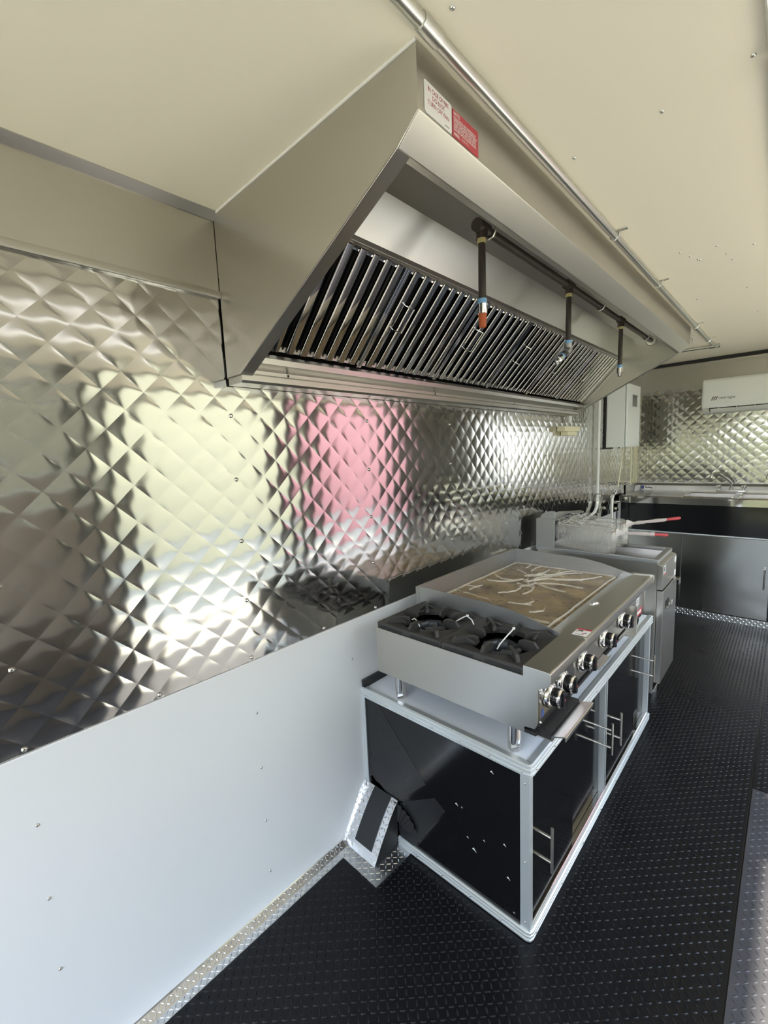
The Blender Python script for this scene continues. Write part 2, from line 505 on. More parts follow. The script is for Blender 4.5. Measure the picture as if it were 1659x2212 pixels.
copies(rivet_mesh((0, -1, 0), 0.005, 0.004), 'rivet', None, [(0.18, YE-0.005, 2.05), (0.2, YE, 1.92), (0.84, YE, 1.35), (0.84, YE, 1.17), (0.3, YE, 1.35), (0.3, YE, 1.17)], we)

# ================================================================== right wall, rear wall (behind the camera) with their openings
wr = MB()
DZ = 2.03
# openings: screened window y -.95-.9 z 1.3-1.96 ; open side doorways y .95-2.42 and y 2.58-3.9, z 0-2.03
wr.box(W, W+0.06, Y0, 0.95, 0, 1.30).box(W, W+0.06, Y0, 0.95, 1.96, HE).box(W, W+0.06, Y0, -0.95, 1.30, 1.96).box(W, W+0.06, 0.90, 0.95, 1.30, 1.96).box(W, W+0.06, 0.95, 2.42, 2.03, HE)
wr.box(W, W+0.06, 2.42, 2.58, 0, HE).box(W, W+0.06, 2.58, 3.9, DZ, HE).box(W, W+0.06, 3.9, YE, 0, HE)
wro = struct(obj('wall_right', wr, 'white wall panel'), 'white right wall with a screened window and two open side doorways')
obj('dark_panel', MB().box(W-0.02, W-0.001, Y0, 0.79, 0.01, 0.38), 'dark wall panel', wro, 0.002, 1)
obj('brown_panel', MB().box(W-0.02, W-0.001, Y0, 0.79, 0.385, 1.27), 'brown panel', wro, 0.002, 1)
obj('steel_sheet', MB().box(W-0.006, W-0.001, 3.93, 4.9, 0.7, 1.95), 'dull steel', wro)
wf = MB()
for (a, b, c, d) in ((0.80, 0.97, 0.0, 2.05), (2.34, 2.495, 0.0, 2.05), (0.97, 2.34, 2.015, 2.05)):
    wf.box(W-0.015, W+0.07, a, b, c, d)
struct(obj('door_2', wf, 'charcoal frame', None, 0.002, 1), 'charcoal frame of the nearer open side door on the right wall')
wf = MB()
for (a, b, c, d) in ((-0.97, -0.93, 1.28, 1.98), (0.88, 0.92, 1.28, 1.98), (-0.93, 0.88, 1.28, 1.32), (-0.93, 0.88, 1.94, 1.98)):
    wf.box(W-0.015, W+0.03, a, b, c, d)
w2 = struct(obj('window_1', wf, 'aluminium trim', None, 0.002, 1), 'aluminium framed screened window on the right wall')
obj('insect_screen', MB().box(W+0.010, W+0.011, -0.93, 0.88, 1.32, 1.94), 'insect screen', w2)
df = MB()
for (a, b, c, d) in ((2.505, 2.66, 0.0, 2.05), (3.88, 3.925, 0.0, 2.05), (2.66, 3.88, 2.015, 2.05)):
    df.box(W-0.012, W+0.07, a, b, c, d)
struct(obj('door_1', df, 'charcoal frame', None, 0.002, 1), 'charcoal frame of the open side door on the right wall')
rw = MB().box(-0.06, 0.14, Y0-0.06, Y0, 0, HE).box(2.16, W+0.06, Y0-0.06, Y0, 0, HE).box(0.14, 2.16, Y0-0.06, Y0, 2.04, HE)
struct(obj('wall_rear', rw, 'white wall panel'), 'rear wall behind the camera with its open doorway')

# ================================================================== outside, as seen in reflections and as daylight
struct(obj('ground', MB().box(-12, 20, -16, 20, -0.75, -0.70), 'asphalt'), 'grey yard outside the trailer')
struct(obj('apron', MB().box(2.42, 3.7, -4, 8, -0.70, -0.68), 'concrete'), 'pale concrete slab added beside the trailer to bounce light onto the ceiling')  # unseen slab, added to throw daylight up onto the ceiling
struct(obj('rear_bounce_slab', MB().box(-1.5, 4, -3.6, -1.56, -0.70, -0.68), 'concrete'), 'pale concrete slab added behind the trailer to bounce light indoors')  # second unseen slab, added to send ground light in from the rear
g = MB().box(-12, 20, -16, -4.5, -0.71, -0.68)
struct(obj('lawn', g, 'grass'), 'dry grass behind the trailer')
def building(x0, x1, y0, y1, h, mt, label, roofm):
    t = thing('building', label, 'building', ((x0+x1)/2, (y0+y1)/2, -0.70))
    obj('wall', MB().box(x0, x1, y0, y1, -0.70, h), mt, t, 0.02, 1)
    obj('roof', MB().box(x0-0.15, x1+0.15, y0-0.15, y1+0.15, h, h+0.2), roofm, t, 0.02, 1)
building(8.8, 13, -4.0, 7.2, 4.2, 'cream render', 'cream rendered building opposite the nearer side door', 'white plastic')
building(8.6, 13, 7.6, 16, 4.4, 'red cladding', 'red clad building opposite the further side door', 'red cladding')
def hedge(cx, cy, L, D_, hh, along, label):
    r = random.Random(int(cx*7+cy*13)); mb = MB()
    n = 26; k = 12
    rows = []
    vs = []
    for i in range(n+1):
        for j in range(k+1):
            a = PI*j/k
            t = -L/2+L*i/n
            rad = 1+r.uniform(-0.13, 0.13)
            q = (math.cos(a)*D_/2*rad, hh*(math.sin(a)**0.6)*rad)
            vs.append((cx+t, cy+q[0], -0.70+q[1]) if along == 'x' else (cx+q[0], cy+t, -0.70+q[1]))
    fs = [(i*(k+1)+j, i*(k+1)+j+1, (i+1)*(k+1)+j+1, (i+1)*(k+1)+j) for i in range(n) for j in range(k)]
    mb.add(vs, fs)
    return tag(obj('hedge', mb, 'leaves', smooth=25), label, 'hedge')
hedge(1.0, -9.0, 14, 2.2, 3.0, 'x', 'tall green hedge behind the trailer')

# ================================================================== exhaust hood
xh1, zA, xh2, zB, xh3, zhb = 0.696, 1.999, 0.650, 1.9625, 0.083, 1.677
hd = thing('exhaust_hood', 'long stainless steel exhaust hood hanging above the range and fryer', 'range hood', (0.35, (yh0+yh1)/2, 1.66))
side = [(0.008, H-0.002), (xh1, H-0.002), (xh1, zA), (xh2, zB), (xh3, zhb), (0.008, zhb)]
for y, s in ((yh0, 1), (yh1, -1)):
    sp_ = obj('side_panel', MB().prism(side, 'y', y, y+0.0025*s), 'brushed steel plain', hd, 0.0006, 1)
    e = Vector((xh2-xh3, 0, zB-zhb)); L_ = e.length; e.normalize(); nn = Vector((-e.z, 0, e.x))
    a = Vector((xh3, y, zhb)); b = Vector((xh2, y, zB)); sh = Vector((0, 0.034*s, 0))
    obj('edge_flange', MB().plate([a, b, b+sh, a+sh], nn, 0.0025), 'hood interior steel', sp_, 0.0005, 1)
    obj('bottom_flange', MB().box(0.008, xh3, min(y, y+0.034*s), max(y, y+0.034*s), zhb, zhb+0.002), 'brushed steel plain', sp_)
fy0_, fy1_ = yh0+0.0025, yh1-0.0025
obj('front_panel', MB().prism([(xh1, H-0.002), (xh1, zA), (xh1-0.004, zA), (xh1-0.004, H-0.002)], 'y', fy0_, fy1_), 'brushed steel', hd, 0.0006, 1)
obj('front_lip', MB().prism([(xh1, zA), (xh2, zB), (xh2-0.018, zB+0.002), (xh2-0.018, zB+0.006), (xh2, zB+0.005), (xh1-0.005, zA+0.004)], 'y', fy0_, fy1_), 'brushed steel plain', hd, 0.0012, 2)
obj('inner_top', MB().box(0.396, xh1-0.004, fy0_, fy1_, 2.0892, 2.0925), 'hood interior steel', hd)
obj('inner_slope', MB().prism([(0.340, 1.988), (0.400, 2.089), (0.396, 2.089), (0.336, 1.990)], 'y', fy0_, fy1_), 'brushed steel plain', hd)
obj('filter_rail', MB().prism([(0.320, 1.976), (0.343, 1.979), (0.345, 1.992), (0.322, 1.990)], 'y', fy0_, fy1_), 'hood interior steel', hd, 0.001, 1)
tr_ = obj('grease_trough', MB().prism([(0.008, 1.658), (0.074, 1.658), (0.083, 1.664), (0.083, 1.680), (0.076, 1.684), (0.076, 1.694), (0.090, 1.701), (0.114, 1.706), (0.116, 1.722), (0.104, 1.726), (0.094, 1.737), (0.008, 1.737)], 'y', fy0_+0.001, fy1_-0.001), 'brushed steel plain', hd, 0.0012, 2)
obj('back_panel', MB().box(0.008, 0.011, fy0_, fy1_, 1.737, 2.085), 'dark gap', hd)
# seam lines and small drain holes in the trough
for yy in (0.78, 1.5, 2.2, 2.9):
    obj('drain_hole', MB().lathe([(0.004, 0), (0.004, 0.0012)], (0.0755, yy, 1.689), (1, 0, 0), 8), 'dark gap', tr_)

obj('caulk_bead', MB().tube([(0.012, yh0-0.001, H-0.002), (xh1, yh0-0.001, H-0.002)], 0.0028, 8), 'sticker white', hd)
# stickers on the hood front
XS = xh1+0.0004
st = obj('warning_sticker', MB().prism([(0.641, 2.006), (0.644, 2.003), (0.716, 2.003), (0.719, 2.006), (0.719, 2.046), (0.716, 2.0495), (0.644, 2.0515), (0.641, 2.049)], 'x', XS, XS+0.0008), 'sticker white', hd)
st['label'] = 'white sticker with red lettering'
for t_, zz in (('IN CASE OF FIRE', 2.0385), ('DO NOT', 2.0285), ('TURN OFF FAN', 2.0185)):
    lettering('lettering', t_, 0.0098, (XS+0.0008, 0.680, zz), (0, 1, 0), (0, 0, 1), 'print red', st, 'CENTER', 0.0003, 0.0, 0.83 if len(t_) > 12 else 0.9)
obj('lettering', MB().box(XS+0.0008, XS+0.0010, 0.698, 0.711, 2.0082, 2.0092), 'print dark', st)
st = obj('notice_sticker', MB().box(XS, XS+0.0008, 0.7215, 0.8075, 2.003, 2.0465), 'sticker red', hd)
st['label'] = 'red sticker with white lettering'
lines = ['FOLLOWING FIRE SUPPRESSION', 'SYSTEM DISCHARGE, THOROUGHLY', 'CLEAN APPLIANCES WITH MILD', 'SOAP SOLUTION. ANY FOOD THAT IS', 'EXPOSED SHOULD BE DISCARDED.']
lettering('lettering', 'NOTE:', 0.0078, (XS+0.0008, 0.7250, 2.0385), (0, 1, 0), (0, 0, 1), 'print white', st, 'LEFT', 0.0003, 0.0002, 0.9)
for k, t_ in enumerate(lines):
    lettering('lettering', t_, 0.0056, (XS+0.0008, 0.7250, 2.0325-0.0047*k), (0, 1, 0), (0, 0, 1), 'print white', st, 'LEFT', 0.0003, 0.00012, 0.082/(0.0056*0.62*len(t_)) if len(t_) > 20 else 0.8)
lettering('lettering', 'ANSUL', 0.0066, (XS+0.0008, 0.7250, 2.0062), (0, 1, 0), (0, 0, 1), 'print white', st, 'LEFT', 0.0003, 0.00025, 0.9)
lettering('lettering', 'RESTAURANT FIRE\nSUPPRESSION SYSTEM', 0.0024, (XS+0.0008, 0.7500, 2.0092), (0, 1, 0), (0, 0, 1), 'print white', st, 'LEFT', 0.0003)

# ------------------------------------------------------------------ baffle filters
FB = Vector((0.100, 0, 1.7385)); FT = Vector((0.331, 0, 1.980))
fs_ = (FT-FB); FLEN = fs_.length; fs_.normalize(); fn_ = Vector((fs_.z, 0, -fs_.x))
FW = (fy1_-fy0_-0.008)/6
def fpt(y, s, n):   # point on the filter plane
    p = FB + fs_*s + fn_*n
    return (p.x, y, p.z)
def fprism(mb, prof, s0, s1):   # prof: (y, n) profile, extruded along the slope
    n = len(prof)
    vs = [fpt(y, s0, h) for y, h in prof] + [fpt(y, s1, h) for y, h in prof]
    fc = [(i, (i+1) % n, n+(i+1) % n, n+i) for i in range(n)] + [tuple(reversed(range(n))), tuple(range(n, 2*n))]
    return mb.add(vs, fc)
ords = ['nearest the camera', 'second from the near end', 'third from the near end', 'fourth from the near end', 'fifth from the near end', 'furthest from the camera']
first = None
for i in range(6):
    ys = fy0_+0.004+FW*i
    lab = 'polished baffle filter in the hood, ' + ords[i]
    if i == 0:
        t = thing('baffle_filter', lab, 'filter', (FB.x, ys+FW/2, FB.z), 'baffle filters in the hood')
        fr = MB()
        for a, b in ((ys+0.001, ys+0.010), (ys+FW-0.010, ys+FW-0.001)):
            fprism(fr, [(a, -0.022), (b, -0.022), (b, 0.0), (a, 0.0)], 0.0, FLEN)
        fprism(fr, [(ys+0.02, -0.022), (ys+FW-0.02, -0.022), (ys+FW-0.02, -0.016), (ys+0.02, -0.016)], 0.0, 0.018)
        fprism(fr, [(ys+0.02, -0.022), (ys+FW-0.02, -0.022), (ys+FW-0.02, -0.006), (ys+0.02, -0.006)], FLEN-0.016, FLEN)
        obj('frame', fr, 'polished steel', t, 0.001, 1)
        bk = MB(); fprism(bk, [(ys+0.018, -0.030), (ys+FW-0.018, -0.030), (ys+FW-0.018, -0.026), (ys+0.018, -0.026)], 0.002, FLEN-0.002)
        obj('backing', bk, 'dark gap', t)
        nb = 8
        pit = (FW-0.028)/nb
        for k in range(nb):
            c = ys+0.014+pit*(k+0.5)
            b_ = MB()
            hw = 0.0125
            fprism(b_, [(c-hw, -0.005), (c-hw, 0.0022), (c-hw+0.0012, 0.0040), (c-hw+0.0035, 0.0050), (c+hw-0.0035, 0.0050), (c+hw-0.0012, 0.0040), (c+hw, 0.0022), (c+hw, -0.005),
                        (c+hw-0.0015, -0.005), (c+hw-0.0015, 0.002), (c-hw+0.0015, 0.002), (c-hw+0.0015, -0.005)], 0.010, FLEN-0.004)
            ob_ = obj('baffle', b_, 'baffle steel', t, 0, smooth=50)
            wn = ob_.modifiers.new('wn', 'WEIGHTED_NORMAL'); wn.keep_sharp = True; wn.weight = 100
            if k < nb-1:
                d = c+pit/2; b_ = MB()
                fprism(b_, [(d-0.012, -0.024), (d+0.012, -0.024), (d+0.012, -0.013), (d+0.010, -0.013), (d+0.010, -0.021), (d-0.010, -0.021), (d-0.010, -0.013), (d-0.012, -0.013)], 0.010, FLEN-0.004)
                obj('rear_baffle', b_, 'shaded steel', t)
        hy = ys+0.045
        obj('handle', MB().tube([fpt(hy, 0.155, 0.0), fpt(hy, 0.155, 0.014), fpt(hy+0.03, 0.155, 0.026), fpt(hy+0.03, 0.235, 0.026), fpt(hy, 0.235, 0.014), fpt(hy, 0.235, 0.0)], 0.0022, 6), 'chrome', t)
        first = t
    else:
        c = first.copy(); COL.objects.link(c)
        c.location = first.location + Vector((0, FW*i, 0)); c['label'] = lab
        for ch in first.children:
            k = ch.copy(); COL.objects.link(k); k.parent = c

# ------------------------------------------------------------------ fire suppression pipe
PX, PZ = 0.500, 2.062
pp = thing('fire_suppression_pipe', 'black fire suppression pipe with three nozzle drops inside the hood', 'pipe', (PX, 2.1, 1.80))
obj('main_pipe', MB().tube([(PX, 1.17, PZ), (PX, yh1-0.004, PZ)], 0.0125, 12), 'black pipe', pp)
obj('escutcheon', MB().lathe([(0.03, 0), (0.026, -0.006), (0.014, -0.008)], (PX, yh1-0.003, PZ), (0, 1, 0), 16), 'galvanised', pp)
def strap(parent, y):
    obj('pipe_clip', MB().tube([(PX+0.026, y, 2.085), (PX+0.022, y, PZ+0.004), (PX+0.012, y, PZ-0.013), (PX-0.004, y, PZ-0.0165), (PX-0.016, y, PZ-0.004)], 0.0035, 6), 'galvanised', parent)
for yy in (1.20, 2.17, 2.98): strap(pp, yy)
def drop(y, z1, kind):
    d = obj('drop_pipe', MB().tube([(PX, y, PZ-0.012), (PX, y, z1)], 0.0105, 12), 'black pipe', pp)
    obj('tee_fitting', MB().tube([(PX, y-0.026, PZ), (PX, y+0.028, PZ)], 0.0175, 12).tube([(PX, y, PZ), (PX, y, PZ-0.030)], 0.0165, 12), 'black pipe', d)
    obj('thread_tape', MB().tube([(PX, y, PZ-0.030), (PX, y, PZ-0.042)], 0.0122, 12), 'tape yellow', d)
    if kind == 'elbow':
        obj('thread_tape', MB().tube([(PX, y, z1+0.002), (PX, y, z1-0.010)], 0.0125, 12), 'tape blue', d)
        a = Vector((PX, y, z1-0.010)); b = a+Vector((0, 0, -0.022)); dr = Vector((-0.03, -0.75, -0.42)).normalized()
        obj('elbow', MB().tube([a, b, b+dr*0.016, b+dr*0.034], [0.0145, 0.0165, 0.0165, 0.0155], 12), 'dull steel', d)
        q = b+dr*0.034
        obj('elbow', MB().tube([q, q+dr*0.030], [0.0110, 0.0125], 12), 'black pipe', d)
        q = q+dr*0.030
        obj('thread_tape', MB().tube([q, q+dr*0.010], 0.0135, 12), 'tape blue', d)
        q = q+dr*0.010
        obj('nozzle', MB().lathe([(0.013, 0), (0.013, 0.026), (0.009, 0.030), (0.009, 0.05), (0.004, 0.054)], q, dr, 12), 'chrome', d)
    else:
        obj('thread_tape', MB().tube([(PX, y, z1+0.002), (PX, y, z1-0.012)], 0.0125, 12), 'tape blue', d)
        dn = (0, 0, -1)
        obj('nozzle', MB().lathe([(0.0135, 0), (0.0135, 0.026), (0.0095, 0.028), (0.0095, 0.040), (0.004, 0.044)], (PX, y, z1-0.012), dn, 12), 'chrome', d)
        if kind == 'cap':
            obj('nozzle_cap', MB().lathe([(0.0120, 0), (0.0125, 0.006), (0.0105, 0.012), (0.0115, 0.016), (0.0095, 0.040), (0.004, 0.042)], (PX, y, z1-0.034), dn, 12), 'rust orange', d)
drop(1.155, 1.872, 'cap'); drop(1.800, 1.858, 'elbow'); drop(2.492, 1.846, 'plain')

# ------------------------------------------------------------------ conduit along the ceiling
cx_ = 0.727; cz_ = 2.0865
cd = thing('ceiling_conduit', 'long galvanised conduit running along the ceiling beside the hood', 'conduit', (cx_, 1.3, 2.07))
CE = 3.93
cze = cz_+(CE-YK)/(YE-YK)*(HE-H) if CE > YK else cz_
obj('tube', MB().tube([(cx_, Y0+0.02, cz_), (cx_, YK, cz_), (cx_, CE, cze)], 0.0105, 12), 'galvanised', cd)
obj('coupling', MB().tube([(cx_, 0.595, cz_), (cx_, 0.64, cz_)], 0.0125, 12), 'galvanised', cd)
for yy in (1.56, 2.15, 3.07, 3.55):
    obj('strap', MB().box(cx_-0.004, cx_+0.035, yy-0.006, yy+0.006, H-0.003, H-0.0005).tube([(cx_+0.014, yy, H-0.002), (cx_+0.012, yy, cz_-0.004), (cx_, yy, cz_-0.0125), (cx_-0.012, yy, cz_-0.004), (cx_-0.012, yy, H-0.002)], 0.0028, 6), 'galvanised', cd)
obj('elbow_fitting', MB().tube([(cx_, CE-0.03, cze), (cx_, CE+0.012, cze)], 0.0155, 12).tube([(cx_+0.02, CE, cze), (cx_-0.04, CE, cze)], 0.0145, 12), 'galvanised', cd)
obj('branch_tube', MB().tube([(cx_-0.03, CE, cze), (0.05, CE-0.04, cze)], 0.0095, 12), 'galvanised', cd)
obj('hood_bracket', MB().tube([(xh1+0.004, yh1-0.012, 2.05), (xh1+0.016, yh1-0.008, 2.03), (xh1+0.010, yh1-0.012, 2.005)], 0.005, 6), 'galvanised', hd)

# ================================================================== cabinet under the range
cy0, cy1, cxf, czt = 1.068, 2.496, 0.683, 0.570
cb = thing('base_cabinet', 'black base cabinet with aluminium edges and white top below the range', 'cabinet', (0.34, 1.78, 0.0))
obj('worktop', MB().box(0.0065, cxf-0.004, cy0+0.004, cy1-0.004, 0.545, czt), 'white laminate', cb, 0.001, 1)
sc = rivet_mesh((0, -1, 0), 0.0035, 0.0025); scx = rivet_mesh((1, 0, 0), 0.0035, 0.0025)
def edge_trim(z0, z1, x0):
    # near edge (facing -y) and front edge (facing +x), mitred at the corner
    hh = (z1-z0)/3; mb = MB()
    prof = [(0.008, z0), (0, z0+0.0005)]
    for k in range(3):
        zb = z0+hh*k
        prof += [(0, zb+0.001), (-0.0045, zb+hh*0.28), (-0.0045, zb+hh*0.72), (0, zb+hh*0.95)]
    prof += [(0.0, z1), (0.016, z1), (0.016, z1-0.002)]
    path = [(x0, cy0), (cxf-0.012, cy0), (cxf-0.003, cy0+0.004), (cxf, cy0+0.013), (cxf, cy1)]
    nrm = [(0, 1), (0, 1), (-0.7, 0.7), (-1, 0), (-1, 0)]
    n = len(prof)
    vs = []
    for (px, py), (nx, ny) in zip(path, nrm):
        for d, z in prof: vs.append((px+nx*d, py+ny*d, z))
    fs = [(i*n+k, i*n+(k+1) % n, (i+1)*n+(k+1) % n, (i+1)*n+k) for i in range(len(path)-1) for k in range(n)]
    fs += [tuple(reversed(range(n))), tuple(range((len(path)-1)*n, len(path)*n))]
    mb.add(vs, fs)
    return obj('edge_trim', mb, 'aluminium trim', cb, smooth=30)
et = edge_trim(0.534, 0.574, 0.0065)
copies(sc, 'screw', None, [(0.03+0.105*k, cy0-0.0035, 0.549) for k in range(7)], et)
copies(scx, 'screw', None, [(cxf+0.0035, 1.10+0.13*k, 0.549) for k in range(11)], et)
eb = edge_trim(0.001, 0.036, 0.17)
copies(sc, 'screw', None, [(0.26+0.11*k, cy0-0.0035, 0.014) for k in range(4)], eb)
copies(scx, 'screw', None, [(cxf+0.0035, 1.10+0.2*k, 0.014) for k in range(7)], eb)
obj('back_upstand', MB().box(0.008, 0.024, cy0+0.001, cy1, 0.571, 0.600), 'black matt panel', cb, 0.001, 1)
# posts
def post(x0, x1, y0, y1, z0=0.03, z1=0.535, riv=None):
    p = obj('corner_post', MB().box(x0, x1, y0, y1, z0, z1), 'aluminium trim', cb, 0.0015, 2)
    if riv: copies(sc, 'screw', None, [((x0+x1)/2, y0, z) for z in riv], p)
    return p
post(cxf-0.032, cxf-0.002, cy0+0.001, cy0+0.022, 0.034, 0.536, (0.51, 0.26, 0.06))
post(0.007, 0.020, cy0+0.001, cy0+0.018, 0.155, 0.536)
post(cxf-0.045, cxf-0.004, cy1-0.020, cy1-0.002)
for a, b in ((1.760, 1.768), (1.783, 1.790)):
    obj('centre_post', MB().box(cxf-0.040, cxf-0.006, a, b, 0.034, 0.536), 'aluminium trim', cb, 0.0010, 2)
obj('centre_strip', MB().box(cxf-0.040, cxf-0.010, 1.768, 1.783, 0.034, 0.536), 'black matt panel', cb)
# near side panel, notched around the wheel arch
pan = [(0.020, 0.536), (cxf-0.032, 0.536), (cxf-0.032, 0.036), (0.168, 0.036), (0.168, 0.125), (0.150, 0.150), (0.085, 0.196), (0.055, 0.200), (0.036, 0.215), (0.030, 0.200), (0.030, 0.150), (0.020, 0.150)]
obj('side_panel', MB().prism(pan, 'y', cy0+0.005, cy0+0.011), 'black gloss panel', cb)
obj('side_patch', MB().prism([(0.034, 0.534), (0.085, 0.534), (0.304, 0.313), (0.225, 0.235), (0.165, 0.190), (0.085, 0.215), (0.034, 0.24)], 'y', cy0+0.0042, cy0+0.0048), 'black matt panel', cb)
obj('side_patch', MB().prism([(0.170, 0.160), (0.199, 0.190), (0.262, 0.232), (0.342, 0.285), (0.385, 0.258), (0.240, 0.036), (0.182, 0.037), (0.170, 0.06)], 'y', cy0+0.0032, cy0+0.0040), 'black matt panel', cb)
fold = MB()
rr = random.Random(3)
nr = 13
vs = []
for k in range(nr+1):
    a = math.radians(100-78*k/nr)
    for r_ in (0.035, 0.075, 0.112):
        vs.append((0.165+r_*math.cos(a)*0.95, cy0-0.001-(0.007 if k % 2 else 0.001)*(r_/0.11)*rr.uniform(0.5, 1.1), 0.062+r_*math.sin(a)))
fs = [(k*3+j, k*3+j+1, (k+1)*3+j+1, (k+1)*3+j) for k in range(nr) for j in range(2)]
fold.add(vs, fs)
obj('crumpled_tape', fold, 'black tape', cb, smooth=20)
mk = MB()
for (x, z, s) in ((0.43, 0.31, 0.006), (0.53, 0.24, 0.004), (0.60, 0.27, 0.005), (0.612, 0.165, 0.006), (0.47, 0.215, 0.004), (0.494, 0.185, 0.008), (0.45, 0.31, 0.003), (0.63, 0.06, 0.003), (0.56, 0.49, 0.006)):
    mk.prism([(x-s, z), (x-s*0.2, z+s*0.9), (x+s*0.3, z+s*0.2), (x+s, z-s*0.7), (x+s*0.1, z-s*0.2)], 'y', cy0+0.0044, cy0+0.0052)
obj('scuff', mk, 'white plastic', cb)
# interior back and bottom
obj('carcass', MB().box(0.010, 0.020, cy0+0.02, cy1-0.02, 0.034, 0.54).box(0.02, cxf-0.05, cy0+0.012, cy1-0.02, 0.030, 0.036).box(0.02, cxf-0.006, cy1-0.010, cy1-0.004, 0.036, 0.536), 'black matt panel', cb)
# sliding tracks
obj('door_track', MB().box(cxf-0.046, cxf-0.004, cy0+0.023, cy1-0.021, 0.034, 0.042).box(cxf-0.007, cxf-0.004, cy0+0.023, cy1-0.021, 0.042, 0.052), 'polished steel', cb, 0.0008, 1)
obj('door_track', MB().box(cxf-0.046, cxf-0.006, cy0+0.023, cy1-0.021, 0.526, 0.536), 'aluminium trim', cb, 0.0008, 1)
def door(y0, y1, xo, hy, hz0, hz1):
    d = obj('door', MB().box(xo-0.010, xo, y0, y1, 0.044, 0.525), 'black gloss panel', cb, 0.001, 1)
    h = obj('handle', MB().tube([(cxf+0.040, hy, hz0), (cxf+0.040, hy, hz1)], 0.0045, 10), 'satin nickel', d)
    k = (hz1-hz0)*0.22
    for z in (hz0+k, hz1-k):
        obj('stand_off', MB().tube([(xo, hy, z), (cxf+0.040, hy, z)], 0.0040, 8), 'satin nickel', h)
door(cy0+0.024, 1.430, cxf-0.010, 1.124, 0.222, 0.364)
door(1.405, 1.752, cxf-0.026, 1.694, 0.270, 0.398)
door(1.793, 2.225, cxf-0.010, 1.812, 0.245, 0.384)
door(2.205, cy1-0.022, cxf-0.026, 2.372, 0.276, 0.416)

# ================================================================== wheel arch
ww = thing('wheel_arch_cover', 'tread plate wheel arch cover with black strip beside the cabinet', 'wheel cover', (0.09, 0.98, 0.0))
def arch(x0, x1, off, n=10, ya=0.938, yb=1.072, za=0.004, zb=0.176, th=0.002, t0=0.0):
    mb = MB(); up_ = []; lo_ = []
    for k in range(n+1):
        t = t0+(1-t0)*k/n
        y = ya+(yb-ya)*t; z = za+(zb-za)*(t*1.28-0.28*t*t)
        up_.append((y-off*0.8, z+off*0.6)); lo_.append((y+th, z-th))
    prof = up_+lo_[::-1]
    return mb.prism(prof, 'x', x0, x1)
ac_ = obj('arch_shell', arch(0.0065, 0.168, 0.0), 'tread aluminium', ww, smooth=30)
obj('rubber_strip', arch(0.052, 0.138, 0.0022, t0=0.13), 'black matt panel', ww, smooth=30)
# side wall of the arch
prof = [(1.066, 0.004)]
for k in range(11):
    t = k/10
    prof.append((0.938+(1.072-0.938)*t, 0.004+(0.176-0.004)*(t*1.28-0.28*t*t)-0.002))
obj('side_wall', MB().prism(prof, 'x', 0.163, 0.167), 'black tape', ww)
fl_ = obj('floor_flange', MB().prism([(0.006, 0.892), (0.222, 0.890), (0.230, 1.066), (0.168, 1.066), (0.168, 0.938), (0.006, 0.938)], 'z', 0.0005, 0.004), 'tread aluminium', ww)
mb = MB()
lug_field(mb, (0.010, 0.892, 0.004), (1, 0, 0), (0, 1, 0), 13, 3, 0.0158, 0.0165, 0.0042, 0.0012)
lug_field(mb, (0.172, 0.940, 0.004), (1, 0, 0), (0, 1, 0), 3, 7, 0.0165, 0.0165, 0.0042, 0.0012)
sd = Vector((0, 1.072-0.938, 0.176-0.004)).normalized()
for x0, nu in ((0.009, 3), (0.140, 2)):
    for j in range(11):
        t = (j+0.5)/11.5
        y = 0.938+0.134*t; z = 0.004+0.172*(t*1.28-0.28*t*t)
        lug_field(mb, (x0, y-0.006*0.61, z-0.006*0.79+0.0002), (1, 0, 0), sd, nu, 1, 0.0145, 0.0155, 0.0042, 0.0012, j)
o = fast_obj('tread_lugs', mb, 'tread aluminium', ww); o['kind'] = 'stuff'
mb = MB()
obj('wall_flange', MB().prism([(0.925, 0.004), (0.940, 0.004), (1.068, 0.178), (1.062, 0.190), (1.040, 0.176)], 'x', 0.0061, 0.0085), 'tread aluminium', ww)

# ================================================================== countertop range: two burners and griddle
ry0, ry1, rym = 1.062, 2.190, 1.334
rg = thing('countertop_range', 'stainless countertop range with two burners and a griddle', 'range', (0.42, 1.62, 0.572))
gx0, gxb = 0.106, 0.668
# burner section body: near side, back, floor pan
obj('side_panel', MB().box(gx0, gxb, ry0, ry0+0.003, 0.672, 0.838), 'brushed steel plain', rg, 0.0008, 1)
obj('back_panel', MB().box(gx0, gx0+0.003, ry0+0.003, ry1-0.01, 0.672, 0.836), 'brushed steel plain', rg)
obj('base_pan', MB().box(gx0+0.003, 0.70, ry0+0.003, ry1-0.005, 0.672, 0.682).box(gx0+0.003, gxb, ry0+0.003, rym, 0.770, 0.774), 'dark gap', rg)
obj('far_side_panel', MB().box(gx0, 0.70, ry1-0.012, ry1-0.009, 0.672, 0.855), 'brushed steel plain', rg, 0.0008, 1)
